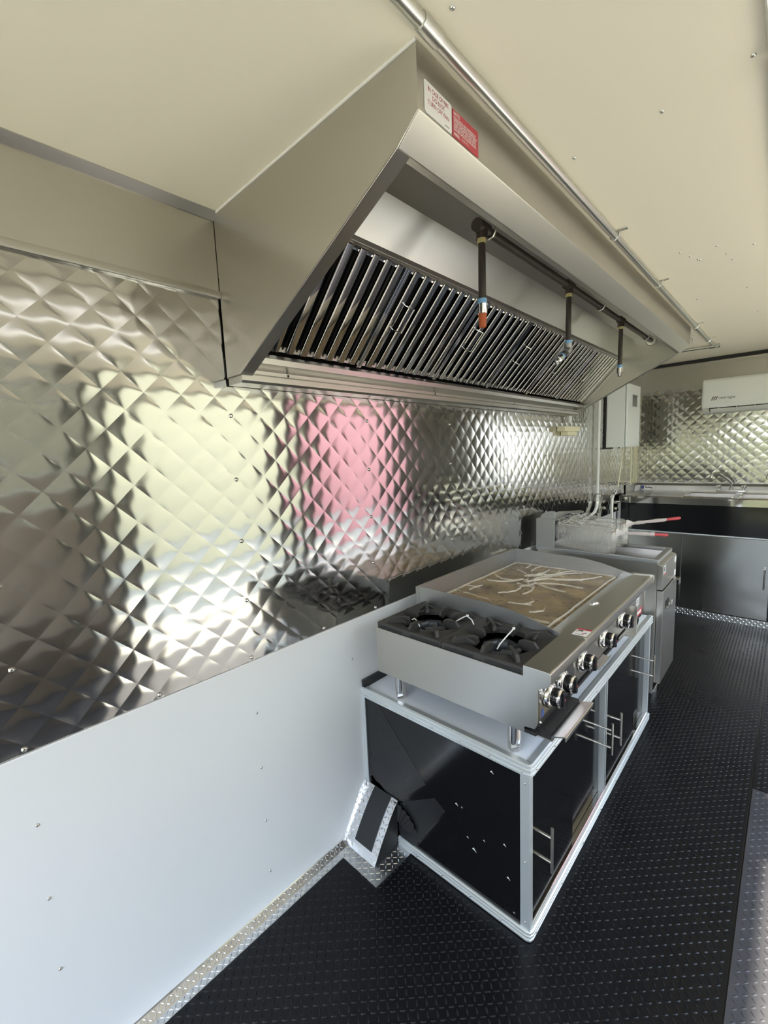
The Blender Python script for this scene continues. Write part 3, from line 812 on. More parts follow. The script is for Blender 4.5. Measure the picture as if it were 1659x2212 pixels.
# front control boxes (profile x,z)
pf = [(0.664, 0.868), (0.733, 0.868), (0.740, 0.864), (0.741, 0.842), (0.738, 0.830), (0.724, 0.819), (0.709, 0.816), (0.706, 0.808), (0.7055, 0.712), (0.698, 0.694), (0.664, 0.690)]
fb = obj('burner_control_box', MB().prism(pf, 'y', ry0-0.001, rym-0.001), 'brushed steel plain', rg, 0.0015, 2)
pg = [(0.612, 0.850), (0.625, 0.853), (0.664, 0.864), (0.733, 0.868), (0.740, 0.864), (0.741, 0.842), (0.738, 0.830), (0.724, 0.819), (0.709, 0.816), (0.706, 0.808), (0.7055, 0.712), (0.698, 0.694), (0.612, 0.690)]
gb = obj('griddle_control_box', MB().prism(pg, 'y', rym+0.001, ry1-0.014), 'brushed steel plain', rg, 0.0015, 2)
obj('end_cap', MB().prism([(0.60, 0.852), (0.664, 0.868), (0.735, 0.873), (0.746, 0.868), (0.747, 0.842), (0.744, 0.828), (0.728, 0.818), (0.713, 0.812), (0.711, 0.695), (0.60, 0.690)], 'y', ry1-0.014, ry1), 'brushed steel plain', rg, 0.0012, 1)
# end plate with bolts on the near end of the control box
ep = obj('front_plate', MB().box(0.7058, 0.7078, ry0+0.006, rym-0.006, 0.702, 0.806), 'polished front', rg, 0.0006, 1)
copies(rivet_mesh((1, 0, 0), 0.0040, 0.003), 'bolt', None, [(0.7078, ry0+0.014, 0.796), (0.7078, ry0+0.014, 0.711)], ep)
obj('certification_sticker', MB().box(0.7078, 0.7084, ry0+0.020, ry0+0.034, 0.722, 0.744), 'print blue', ep)
# splash guard
gz = 0.841
guard = [(gx0-0.010, 0.835), (gx0-0.010, 0.919), (0.40, 0.914), (0.47, 0.909), (0.535, 0.899), (0.60, 0.882), (0.664, 0.866), (0.668, 0.835)]
obj('splash_guard', MB().prism(guard, 'y', rym-0.004, rym), 'dull steel', rg, 0.0006, 1)
obj('splash_guard', MB().prism(guard, 'y', 2.163, 2.167), 'dull steel', rg, 0.0006, 1)
obj('back_splash', MB().box(gx0-0.010, gx0-0.006, rym, 2.163, 0.835, 0.919), 'dull steel', rg, 0.0006, 1)
obj('flue_channel', MB().box(gx0-0.030, gx0-0.0105, rym-0.004, 2.163, 0.70, 0.915), 'dull steel', rg, 0.001, 1)
obj('griddle_plate', MB().box(gx0-0.006, 0.606, rym, 2.163, 0.822, gz), 'griddle plate', rg, 0.001, 1)
# drain hole in the front ledge
dh = obj('grease_drain', MB().lathe([(0.020, 0), (0.020, 0.0015), (0.016, 0.0015), (0.015, -0.004)], (0.648, 1.690, 0.8605), (0.27, 0, -0.96), 20), 'chrome', rg)
obj('drain_opening', MB().lathe([(0.0145, 0), (0.0145, 0.001)], (0.648, 1.690, 0.8585), (-0.27, 0, 0.96), 16), 'dark gap', dh)
# price sticker on the ledge
sk = obj('price_sticker', MB().plate([(0.690, 1.345, 0.8668), (0.734, 1.345, 0.8688), (0.734, 1.405, 0.8688), (0.690, 1.405, 0.8668)], (0, 0, 1), 0.0006), 'sticker white', rg)
sk['label'] = 'white sticker with a red band'
obj('red_band', MB().plate([(0.690, 1.393, 0.8676), (0.734, 1.393, 0.8696), (0.734, 1.404, 0.8696), (0.690, 1.404, 0.8676)], (0, 0, 1), 0.0004), 'sticker red', sk)
def mark(x0, x1, y0, y1, mt):
    zz = lambda x: 0.8668+(x-0.690)/0.044*0.002+0.0007
    obj('lettering', MB().plate([(x0, y0, zz(x0)), (x1, y0, zz(x1)), (x1, y1, zz(x1)), (x0, y1, zz(x0))], (0, 0, 1), 0.0003), mt, sk)
mark(0.697, 0.703, 1.380, 1.384, 'print dark'); mark(0.706, 0.712, 1.380, 1.384, 'print dark'); mark(0.699, 0.722, 1.352, 1.354, 'print dark')
mark(0.697, 0.712, 1.384, 1.390, 'print dark'); mark(0.693, 0.698, 1.373, 1.378, 'print red'); mark(0.716, 0.722, 1.358, 1.366, 'print red'); mark(0.722, 0.726, 1.364, 1.374, 'print dark')
# knobs
def knob(y):
    z = 0.771; x = 0.7078
    k = obj('knob', MB().lathe([(0.0240, 0.016), (0.0258, 0.020), (0.0250, 0.036), (0.0225, 0.0405), (0.012, 0.042)], (x, y, z), (1, 0, 0), 28), 'knob black', rg)
    obj('bezel', MB().lathe([(0.0325, 0.0), (0.0345, 0.004), (0.0335, 0.009), (0.0290, 0.0150), (0.0255, 0.0165)], (x, y, z), (1, 0, 0), 28), 'chrome', k)
    obj('knob_ring', MB().lathe([(0.0262, 0.0335), (0.0264, 0.0360), (0.0240, 0.0400)], (x, y, z), (1, 0, 0), 28), 'chrome', k)
    obj('grip', MB().box(x+0.036, x+0.047, y-0.006, y+0.006, z-0.0215, z+0.0215), 'knob black', k, 0.002, 2)
    obj('pointer', MB().box(x+0.0472, x+0.0477, y-0.0015, y+0.0015, z-0.004, z+0.003), 'print red', k)
    for q in range(3):
        an = 0.5+0.45*q
        obj('dial_mark', MB().box(x+0.0115, x+0.0125, y-0.0008+0.0312*math.cos(an+0.9), y+0.0008+0.0312*math.cos(an+0.9), z-0.0008+0.0312*math.sin(an+0.9), z+0.0008+0.0312*math.sin(an+0.9)), 'print dark', k)
for y in (1.125, 1.216, 1.384, 1.596, 1.815): knob(y)
# drip tray pulls under the front
def tray(y0, y1):
    t = obj('drip_tray', MB().prism([(0.690, 0.690), (0.690, 0.664), (0.733, 0.664), (0.734, 0.678), (0.770, 0.690), (0.774, 0.688), (0.773, 0.676), (0.771, 0.676), (0.770, 0.686), (0.737, 0.674), (0.736, 0.661), (0.687, 0.661), (0.687, 0.690)], 'y', y0, y1), 'brushed steel plain', rg, 0.0004, 1)
    obj('tray_inside', MB().box(0.6905, 0.7325, y0+0.001, y1-0.001, 0.6645, 0.685), 'dark gap', t)
tray(1.085, 1.300)
obj('drawer_pull', MB().prism([(0.698, 0.692), (0.698, 0.684), (0.722, 0.684), (0.727, 0.696), (0.724, 0.698), (0.719, 0.689)], 'y', 1.52, 1.64), 'brushed steel plain', rg, 0.0004, 1)
obj('igniter_bracket', MB().box(0.706, 0.712, 1.80, 1.905, 0.690, 0.70).box(0.706, 0.748, 1.895, 1.899, 0.690, 0.808).box(0.706, 0.748, 1.86, 1.899, 0.690, 0.694), 'brushed steel plain', rg, 0.0006, 1)
# labels at the far end of the front
lb = obj('rating_label', MB().box(0.7060, 0.7067, 1.930, 2.150, 0.726, 0.806), 'dull steel', rg)
for k in range(5):
    obj('lettering', MB().box(0.7067, 0.7070, 1.938, 2.035, 0.796-0.010*k, 0.7985-0.010*k), 'print dark', lb)
sw = obj('logo_sticker', MB().box(0.7067, 0.7073, 2.060, 2.105, 0.752, 0.804), 'sticker white', lb)
obj('logo_band', MB().box(0.7073, 0.7076, 2.064, 2.101, 0.785, 0.800), 'print blue', sw)
for k in range(3):
    obj('lettering', MB().box(0.7073, 0.7076, 2.066, 2.099, 0.774-0.007*k, 0.7765-0.007*k), 'print dark', sw)
rs = obj('danger_sticker', MB().box(0.7060, 0.7069, 1.955, 2.160, 0.697, 0.726), 'sticker red', rg)
obj('lettering', MB().box(0.7069, 0.7072, 2.06, 2.145, 0.706, 0.719).box(0.7069, 0.7072, 1.985, 2.045, 0.704, 0.707), 'print white', rs)
for k in range(4):
    obj('vent_slot', MB().box(0.7470, 0.7476, ry1-0.0135, ry1-0.001, 0.846-0.006*k, 0.849-0.006*k), 'dark gap', rg)
obj('viewing_port', MB().lathe([(0.020, 0), (0.020, 0.016), (0.016, 0.017), (0.015, 0.006)], (0.706, 2.02, 0.700), (1, 0, -0.1), 20), 'knob black', rg)
# legs
for lx in (0.171, 0.614):
    for ly in (1.112, 2.130):
        lg = obj('leg', MB().lathe([(0.0205, 0.100), (0.0205, 0.026), (0.0185, 0.024), (0.0185, 0.020)], (lx, ly, 0.572), (0, 0, 1), 20), 'polished steel', rg)
        obj('leg_foot', MB().lathe([(0.0195, 0.0), (0.0195, 0.020), (0.0165, 0.021)], (lx, ly, 0.572), (0, 0, 1), 6), 'polished steel', lg, smooth=20)

# burner grates
def grate(cx, cy, wx, wy):
    """cast iron top grate with round opening and eight raised fingers"""
    zt = 0.858
    mb = MB(); n = 32
    R = 0.098
    top = []; 
    outer = []
    for k in range(n):
        a = 2*PI*k/n; ca, sa = math.cos(a), math.sin(a)
        s = min((wx/2)/max(abs(ca), 1e-6), (wy/2)/max(abs(sa), 1e-6))
        outer.append((cx+ca*s, cy+sa*s))
    # snap the corners
    for sx in (-1, 1):
        for sy in (-1, 1):
            tgt = (cx+sx*wx/2, cy+sy*wy/2)
            i = min(range(n), key=lambda q: (outer[q][0]-tgt[0])**2+(outer[q][1]-tgt[1])**2)
            outer[i] = tgt
    inner = [(cx+math.cos(2*PI*k/n)*R, cy+math.sin(2*PI*k/n)*R) for k in range(n)]
    vs = [(x, y, zt) for x, y in outer] + [(x, y, zt-0.006) for x, y in inner] + [(x, y, zt-0.030) for x, y in outer] + [(x, y, zt-0.022) for x, y in inner]
    fs = []
    for k in range(n):
        q = (k+1) % n
        fs += [(k, q, n+q, n+k), (k, 2*n+k, 2*n+q, q), (n+k, n+q, 3*n+q, 3*n+k), (2*n+k, 3*n+k, 3*n+q, 2*n+q)]
    mb.add(vs, fs)
    g_ = obj('grate', mb, 'cast iron', rg, 0.0015, 1)
    # slots in the near skirt
    for k in range(8):
        a = PI/4*k + PI/8*0
        ca, sa = math.cos(a), math.sin(a)
        smax = min((wx/2)/max(abs(ca), 1e-6), (wy/2)/max(abs(sa), 1e-6))
        r0, r1 = (0.056, 0.122) if k % 2 == 0 else (0.070, min(smax-0.010, 0.160))
        e = Vector((ca, sa, 0)); g = Vector((-sa, ca, 0)); hw = 0.0058
        c0 = Vector((cx, cy, 0))
        prof = [(r0, zt-0.004), (r0+0.003, zt+0.011), (r0+0.018, zt+0.018), (r1-0.014, zt+0.018), (r1, zt+0.001), (r1, zt-0.010), (r0+0.012, zt-0.016)]
        b_ = MB()
        vv = [c0+e*r+g*(-hw)+Vector((0, 0, z)) for r, z in prof] + [c0+e*r+g*hw+Vector((0, 0, z)) for r, z in prof]
        m_ = len(prof)
        b_.add(vv, [(i, (i+1) % m_, m_+(i+1) % m_, m_+i) for i in range(m_)] + [tuple(reversed(range(m_))), tuple(range(m_, 2*m_))])
        obj('finger', b_, 'cast iron', g_, 0.0012, 1)
    # webs forming chevrons between neighbouring fingers
    for k in range(4):
        a = PI/4+PI/2*k
        for da in (-0.30, 0.30):
            p = Vector((cx+math.cos(a)*0.118, cy+math.sin(a)*0.118, zt+0.002)); q = Vector((cx+math.cos(a+da)*0.096, cy+math.sin(a+da)*0.096, zt+0.001))
            d = (q-p).normalized(); s_ = Vector((-d.y, d.x, 0))*0.0042
            b_ = MB().add([p-s_, p+s_, q+s_, q-s_, p-s_+Vector((0, 0, 0.015)), p+s_+Vector((0, 0, 0.015)), q+s_+Vector((0, 0, 0.007)), q-s_+Vector((0, 0, 0.007))],
                          [(0, 3, 2, 1), (4, 5, 6, 7), (0, 1, 5, 4), (1, 2, 6, 5), (2, 3, 7, 6), (3, 0, 4, 7)])
            obj('web', b_, 'cast iron', g_, 0.001, 1)
    # burner head
    br = obj('burner_head', MB().lathe([(0.066, -0.050), (0.070, -0.008), (0.062, 0.004), (0.047, 0.004), (0.040, -0.006), (0.036, -0.030)], (cx, cy, 0.830), (0, 0, 1), 8), 'burner enamel', rg, 0.0012, 1)
    pm = MB()
    for k in range(40):
        a = 2*PI*k/40
        c = Vector((cx+math.cos(a)*0.0425, cy+math.sin(a)*0.0425, 0.8265))
        pm.box(c.x-0.0012, c.x+0.0012, c.y-0.0012, c.y+0.0012, c.z-0.0015, c.z+0.0025)
    po = obj('ports', pm, 'dark gap', br); po['kind'] = 'stuff'
grate(0.248, 1.199, 0.277, 0.262)
grate(0.527, 1.199, 0.277, 0.262)
sk_ = MB()
for (a, b) in ((0.120, 0.225), (0.262, 0.378), (0.400, 0.505), (0.545, 0.655)):
    sk_.box(a, b, ry0+0.0050, ry0+0.0064, 0.838, 0.848)
obj('grate_slot', sk_, 'dark gap', rg)
obj('pilot_light', MB().tube([(0.405, 1.180, 0.79), (0.405, 1.180, 0.838)], 0.005, 8).tube([(0.405, 1.180, 0.836), (0.412, 1.176, 0.842), (0.414, 1.172, 0.853)], 0.003, 6), 'galvanised', rg)
# cable ties on the grates
def tie(path, label, head=None):
    t = thing('cable_tie', label, 'cable tie', tuple(path[0]), 'white cable ties on the grates')
    obj('strap', MB().tube(path, 0.0022, 6), 'zip tie', t)
    if head: obj('head', MB().box(head[0]-0.004, head[0]+0.004, head[1]-0.004, head[1]+0.004, head[2]-0.003, head[2]+0.004), 'zip tie', t, 0.001, 1)
tie([(0.545, 1.245, 0.880), (0.540, 1.215, 0.868), (0.535, 1.175, 0.852), (0.533, 1.160, 0.840)], 'straight white cable tie across the front burner grate', (0.545, 1.247, 0.881))
tie([(0.335, 1.235, 0.860), (0.352, 1.262, 0.872), (0.362, 1.262, 0.876), (0.385, 1.255, 0.870), (0.400, 1.243, 0.861)], 'white cable tie joining the two burner grates', (0.362, 1.264, 0.876))
tie([(0.205, 1.148, 0.862), (0.222, 1.142, 0.872), (0.245, 1.130, 0.870), (0.262, 1.120, 0.860)], 'curved white cable tie on the rear burner grate by the wall')

# plastic film on the griddle
fm = thing('plastic_film', 'crumpled clear plastic film lying over the griddle plate', 'plastic film', (0.36, 1.75, gz+0.001))
rf = random.Random(11)
n1, n2 = 36, 48
vs = []
for i in range(n1+1):
    for j in range(n2+1):
        x = 0.112+(0.600-0.112)*i/n1; y = 1.352+(2.148-1.352)*j/n2
        vs.append((x, y, gz+0.0035+0.0028*math.sin(x*37+math.sin(y*23)*2)*math.sin(y*31+x*11)+rf.uniform(-0.0009, 0.0009)))
mb = MB().add(vs, [(i*(n2+1)+j, (i+1)*(n2+1)+j, (i+1)*(n2+1)+j+1, i*(n2+1)+j+1) for i in range(n1) for j in range(n2)])
obj('sheet', mb, 'plastic film', fm, smooth=60)
# raised folds: seam lines and a star of creases
def fold_strip(p, q, w0, w1, bend):
    mb = MB(); n = 8; vs = []
    p = Vector(p); q = Vector(q); d = (q-p).normalized(); s_ = Vector((-d.y, d.x, 0))
    for k in range(n+1):
        t = k/n; c = p.lerp(q, t)+s_*bend*math.sin(t*PI)+s_*rf.uniform(-0.003, 0.003)
        wd = (w0+(w1-w0)*t)*rf.uniform(0.7, 1.25)
        vs += [c-s_*wd, c+Vector((0, 0, 0.004+wd*0.5)), c+s_*wd]
    mb.add(vs, [(k*3+j, k*3+j+1, (k+1)*3+j+1, (k+1)*3+j) for k in range(n) for j in range(2)])
    return mb
zf = gz+0.0065
segs = [((0.13, 1.43), (0.585, 1.43), .006, .006, 0), ((0.43, 1.375), (0.60, 1.385), .005, .006, .004), ((0.595, 1.36), (0.598, 2.13), .004, .003, 0), ((0.112, 1.45), (0.115, 2.13), .005, .003, 0), ((0.118, 2.135), (0.595, 2.135), .003, .003, 0)]
hub = Vector((0.30, 1.86, 0))
for ang, l0, l1, w0, w1, bd in ((8, .06, .25, .004, .002, .02), (-20, .03, .22, .005, .003, -.015), (34, .05, .26, .004, .002, .03), (58, .02, .30, .005, .002, .03), (80, .0, .28, .005, .003, -.03),
                                (101, .06, .27, .004, .002, .03), (128, .02, .20, .005, .002, -.03), (171, .04, .17, .004, .002, .02), (214, .05, .19, .005, .003, .03),
                                (263, .05, .22, .004, .002, .03), (292, .02, .21, .007, .003, .04), (46, .15, .36, .004, .002, -.02), (70, .18, .34, .003, .002, .02), (91, .16, .30, .003, .002, -.02)):
    a = math.radians(ang); e = Vector((math.cos(a), math.sin(a), 0)); o2 = Vector((rf.uniform(-.03, .03), rf.uniform(-.04, .04), 0))
    p = hub+o2+e*l0; q = hub+o2*0.4+e*l1
    cl = lambda v: (min(max(v.x, 0.115), 0.595), min(max(v.y, 1.40), 2.13))
    segs.append((cl(p), cl(q), w0, w1, bd))
for k in range(16):
    x = rf.uniform(0.14, 0.55); y = rf.uniform(1.46, 2.08); a = rf.uniform(0, PI)
    segs.append(((x, y), (x+math.cos(a)*0.09, y+math.sin(a)*0.09), .003, .0015, rf.uniform(-.02, .02)))
for p, q, w0, w1, bd in segs:
    obj('fold', fold_strip((p[0], p[1], zf), (q[0], q[1], zf), w0, w1, bd), 'plastic fold', fm, smooth=20)
# film turned up against the far splash guard
vs = []
for i in range(25):
    x = 0.13+0.47*i/24
    for k, (yy, zz) in enumerate(((2.150, 0.003), (2.159, 0.018), (2.1615, 0.040))):
        vs.append((x, yy+rf.uniform(-0.002, 0.001), gz+zz*(1 if k < 2 else rf.uniform(0.5, 1.1)*(0.4+0.9*i/24))))
obj('sheet', MB().add(vs, [(i*3+k, (i+1)*3+k, (i+1)*3+k+1, i*3+k+1) for i in range(24) for k in range(2)]), 'plastic film', fm, smooth=60)

# ================================================================== fryer
fr_ = thing('deep_fryer', 'floor standing stainless deep fryer beyond the griddle', 'fryer', (0.37, 2.70, 0.0))
ya, yb = 2.528, 2.872
fx = 0.690
obj('cabinet_body', MB().box(0.06, 0.06+0.003, ya, yb, 0.13, 0.84).box(0.063, fx, ya, ya+0.003, 0.13, 0.842).box(0.063, fx, yb-0.003, yb, 0.13, 0.842).box(0.063, fx, ya+0.003, yb-0.003, 0.13, 0.14), 'brushed steel plain', fr_, 0.0008, 1)
# tank rim and well
rim = MB()
xi0, xi1, yi0, yi1 = 0.150, 0.668, ya+0.020, yb-0.020
xo0, xo1, yo0, yo1 = 0.052, 0.694, ya-0.002, yb+0.002
zt = 0.860
vs = [(xo0, yo0, zt), (xo1, yo0, zt), (xo1, yo1, zt), (xo0, yo1, zt), (xi0, yi0, zt), (xi1, yi0, zt), (xi1, yi1, zt), (xi0, yi1, zt),
      (xo0, yo0, zt-0.020), (xo1, yo0, zt-0.020), (xo1, yo1, zt-0.020), (xo0, yo1, zt-0.020), (xi0, yi0, zt-0.020), (xi1, yi0, zt-0.020), (xi1, yi1, zt-0.020), (xi0, yi1, zt-0.020)]
fs = []
for k in range(4):
    q = (k+1) % 4
    fs += [(k, q, 4+q, 4+k), (k, 8+k, 8+q, q), (4+k, 4+q, 12+q, 12+k), (8+k, 12+k, 12+q, 8+q)]
rim.add(vs, fs)
obj('tank_rim', rim, 'dull steel', fr_, 0.002, 2)
tk = MB()
xb0, xb1 = 0.17, 0.560
vs = [(xi0, yi0, zt-0.019), (xi1, yi0, zt-0.019), (xi1, yi1, zt-0.019), (xi0, yi1, zt-0.019), (xb0, yi0+0.02, 0.70), (xb1, yi0+0.02, 0.70), (xb1, yi1-0.02, 0.70), (xb0, yi1-0.02, 0.70)]
tk.add(vs, [(0, 1, 5, 4), (1, 2, 6, 5), (2, 3, 7, 6), (3, 0, 4, 7), (4, 5, 6, 7)])
obj('oil_tank', tk, 'hood interior steel', fr_)
obj('control_box', MB().prism([(fx, 0.838), (0.712, 0.830), (0.716, 0.822), (0.716, 0.704), (fx, 0.704)], 'y', ya-0.001, yb+0.001), 'brushed steel plain', fr_, 0.0015, 2)
dr_ = obj('door', MB().box(fx+0.002, 0.722, ya+0.001, yb-0.001, 0.196, 0.698), 'brushed steel plain', fr_, 0.0025, 2)
obj('door_pull', MB().box(0.722, 0.724, 2.585, 2.665, 0.590, 0.632), 'dark gap', dr_, 0.0005, 1)
obj('door_pull', MB().tube([(0.7225, 2.590, 0.600), (0.738, 2.590, 0.600), (0.738, 2.590, 0.626), (0.738, 2.660, 0.626), (0.738, 2.660, 0.600), (0.7225, 2.660, 0.600)], 0.0035, 8), 'polished steel', dr_)
obj('thermostat_guard', MB().box(0.716, 0.745, 2.80, 2.85, 0.698, 0.703).box(0.742, 0.745, 2.80, 2.85, 0.668, 0.698), 'polished steel', fr_, 0.001, 1)
s1 = obj('price_sticker', MB().box(0.7163, 0.7170, 2.545, 2.590, 0.778, 0.828), 'sticker white', fr_)
s1['label'] = 'white sticker with a red band'
obj('red_band', MB().box(0.7170, 0.7173, 2.546, 2.589, 0.779, 0.787), 'sticker red', s1)
obj('bar_code', MB().box(0.7170, 0.7173, 2.550, 2.562, 0.795, 0.822).box(0.7170, 0.7173, 2.566, 2.568, 0.795, 0.822).box(0.7170, 0.7173, 2.572, 2.578, 0.795, 0.822), 'print dark', s1)
obj('spec_label', MB().box(0.7163, 0.7170, 2.82, 2.86, 0.788, 0.822), 'sticker white', fr_)
obj('spec_label', MB().box(0.7163, 0.7170, 2.82, 2.86, 0.712, 0.744), 'sticker white', fr_)
# flue at the back
fu = obj('flue_box', MB().box(0.050, 0.160, ya, yb, 0.860, 1.030), 'dull steel', fr_, 0.001, 1)
obj('basket_hanger', MB().box(0.160, 0.166, ya+0.02, yb-0.01, 0.90, 1.02), 'black matt panel', fr_, 0.001, 1)
obj('flue_deflector', MB().prism([(0.060, 1.030), (0.150, 1.030), (0.150, 1.074), (0.120, 1.074), (0.090, 1.066), (0.066, 1.048)], 'y', ya+0.035, ya+0.039).prism([(0.060, 1.030), (0.150, 1.030), (0.150, 1.046), (0.100, 1.044), (0.066, 1.036)], 'y', ya+0.039, yb-0.10), 'dull steel', fr_, 0.0008, 1)
obj('flue_lid', MB().prism([(0.060, 1.031), (0.19, 1.046), (0.21, 1.040), (0.21, 1.036), (0.19, 1.042), (0.06, 1.0305)], 'y', yb-0.12, yb), 'dull steel', fr_)
for lx in (0.11, 0.63):
    for ly in (ya+0.05, yb-0.05):
        obj('leg', MB().lathe([(0.02, 0.13), (0.02, 0.03), (0.026, 0.028), (0.026, 0.0)], (lx, ly, 0.0), (0, 0, 1), 16), 'dull steel', fr_)

# ------------------------------------------------------------------ fry baskets in plastic
def basket(yc, x0, x1, z0, tilt, hx1, hz, label, wlabel):
    t = thing('fry_basket', label, 'fry basket', ((x0+x1)/2, yc, z0-0.14), 'fry baskets on the fryer')
    ct, st_ = math.cos(tilt), math.sin(tilt)
    def P(u, v, w_):   # u along, v across, w up; tilt drops the front
        return (x0+u*ct+w_*st_, yc+v, z0-u*st_+w_*ct)
    L = (x1-x0)/ct; hw = 0.064; hb = 0.050; dp = 0.135
    wm = MB()
    def side_pts(u, s): # wire down one side, across and up the other
        return [P(u, -hw, 0), P(u, -hb, -dp), P(u, hb, -dp), P(u, hw, 0)]
    nU = 38
    for k in range(nU+1):
        u = L*k/nU
        wm.tube(side_pts(min(max(u, 0.002), L-0.002), 0), 0.0009, 3, False)
    nW = 13
    for k in range(1, nW):
        f = k/nW
        for s in (-1, 1):
            wm.tube([P(0, s*(hw+(hb-hw)*f), -dp*f), P(L, s*(hw+(hb-hw)*f), -dp*f)], 0.0009, 3, False)
    for k in range(-4, 5):
        wm.tube([P(0, hb*k/5, -dp), P(L, hb*k/5, -dp)], 0.0009, 3, False)
    for e in (0, L):
        for k in range(-5, 6):
            wm.tube([P(e, hw*k/6, 0), P(e, hb*k/6, -dp)], 0.0009, 3, False)
        for k in range(1, nW):
            f = k/nW; ww_ = hw+(hb-hw)*f
            wm.tube([P(e, -ww_, -dp*f), P(e, ww_, -dp*f)], 0.0009, 3, False)
    wo_ = fast_obj('wire_mesh', wm, 'wire', t, False)
    obj('top_rim', MB().tube([P(0, -hw, 0), P(L, -hw, 0), P(L, hw, 0), P(0, hw, 0), P(0, -hw, 0)], 0.0032, 8), 'wire', t)
    obj('front_hook', MB().tube([P(0, -0.03, 0), P(-0.012, -0.03, 0.012), P(-0.016, 0.03, 0.012), P(0, 0.03, 0)], 0.003, 6), 'wire', t)
    a = Vector(P(L, 0, -0.01)); b = Vector((hx1, yc+0.004, hz))
    d = (b-a)
    obj('handle', MB().tube([a-d*0.10, a, a+d*0.75, a+d*0.97, b], [0.004, 0.0065, 0.0075, 0.0085, 0.005], 10), 'handle red', t)
    # plastic wrap: a loose crinkled bag round the basket and handle
    wr_ = thing('plastic_wrap', wlabel, 'plastic wrap', ((x0+x1)/2, yc, z0-0.16), 'plastic wrapping on the fry baskets')
    r = random.Random(int(yc*1000))
    nu, nv = 64, 64; vs = []
    def crumple(q):
        n1_ = noise.noise(q*38); n2_ = noise.noise(q*85+Vector((3, 1, 7)))
        return (0.5-abs(n1_))*0.016+(0.5-abs(n2_))*0.008-0.008
    for i in range(nu+1):
        f = i/nu; u = -0.014+(L+0.034)*f
        end = 1.0 if 0.03 < f < 0.86 else (0.94 if f <= 0.03 else 1.0-(f-0.86)*3.6)
        for j in range(nv):
            a_ = 2*PI*j/nv
            cv, sv = math.cos(a_), math.sin(a_)
            pw = 0.55
            v = (hw+0.015)*math.copysign(abs(cv)**pw, cv)
            w_ = -dp/2+(dp/2+0.016)*math.copysign(abs(sv)**pw, sv)
            if w_ < -dp/2: v *= 0.90-0.10*(1-end)
            cr_ = crumple(Vector((u, v+yc, w_)))
            vs.append(P(u+cr_*0.5, v*(1+cr_*9)*(0.35+0.65*end), -dp*0.3+(w_+dp*0.3)*(1+cr_*6)*end+(0.018*max(0, 0.35-f) if w_ > -0.02 else 0)*abs(math.sin(u*70+v*60))))
    fs = [(i*nv+j, i*nv+(j+1) % nv, (i+1)*nv+(j+1) % nv, (i+1)*nv+j) for i in range(nu) for j in range(nv)]
    obj('bag', MB().add(vs, fs), 'basket wrap', wr_, smooth=32)
    # creases catching light
    cm = MB()
    for k in range(30):
        u = r.uniform(0, L); s = -1 if r.random() < 0.7 else 1; f = r.uniform(0, 0.9); ln = r.uniform(0.02, 0.06); a_ = r.uniform(-1.2, 1.2)
        p = Vector(P(u, s*(hw+0.011+(hb-hw)*f), -dp*f)); q = Vector(P(u+ln*math.sin(a_), s*(hw+0.012+(hb-hw)*f), -dp*f-ln*math.cos(a_)*0.6))
        w1_ = r.uniform(0.0008, 0.0016)
        cm.tube([p, p.lerp(q, 0.5)+Vector((0, -0.003*s*-1, r.uniform(-.004, .004))), q], [w1_*0.4, w1_, w1_*0.3], 4)
    for k in range(26):
        u = r.uniform(0.0, L*0.45); v = r.uniform(-hw, hw); ln = r.uniform(0.01, 0.035); a_ = r.uniform(0, 2*PI)
        p = Vector(P(u, v, 0.008+r.uniform(0, 0.012))); q = p+Vector((math.cos(a_)*ln, math.sin(a_)*ln, r.uniform(-.012, .014)))
        cm.tube([p, p.lerp(q, 0.5)+Vector((0, 0, 0.006)), q], [0.001, 0.0022, 0.0008], 4)
    o_ = obj('crease', cm, 'wrap fold', wr_); o_['kind'] = 'stuff'
    # film twisted along the handle
    hv = []; nn_ = 14; m_ = 8
    for i in range(nn_+1):
        f = i/nn_; c = a.lerp(b, 0.02+0.74*f); rad = (0.022*(1-f*3.2) if f < 0.25 else 0.0095)*r.uniform(0.85, 1.25)
        for j in range(m_):
            q = 2*PI*j/m_
            hv.append((c.x, c.y+math.cos(q)*max(rad, .0085), c.z+math.sin(q)*max(rad, .0085)+r.uniform(-.0012, .0012)))
    obj('handle_wrap', MB().add(hv, [(i*m_+j, i*m_+(j+1) % m_, (i+1)*m_+(j+1) % m_, (i+1)*m_+j) for i in range(nn_) for j in range(m_)]), 'wrap fold', wr_, smooth=25)
basket(2.620, 0.172, 0.470, 1.006, 0.10, 0.715, 0.975, 'wire fry basket with red handle, nearer the griddle', 'clear plastic bag around the nearer fry basket')
basket(2.775, 0.180, 0.480, 1.015, 0.04, 0.742, 1.046, 'wire fry basket with red handle, further from the griddle', 'clear plastic bag around the further fry basket')

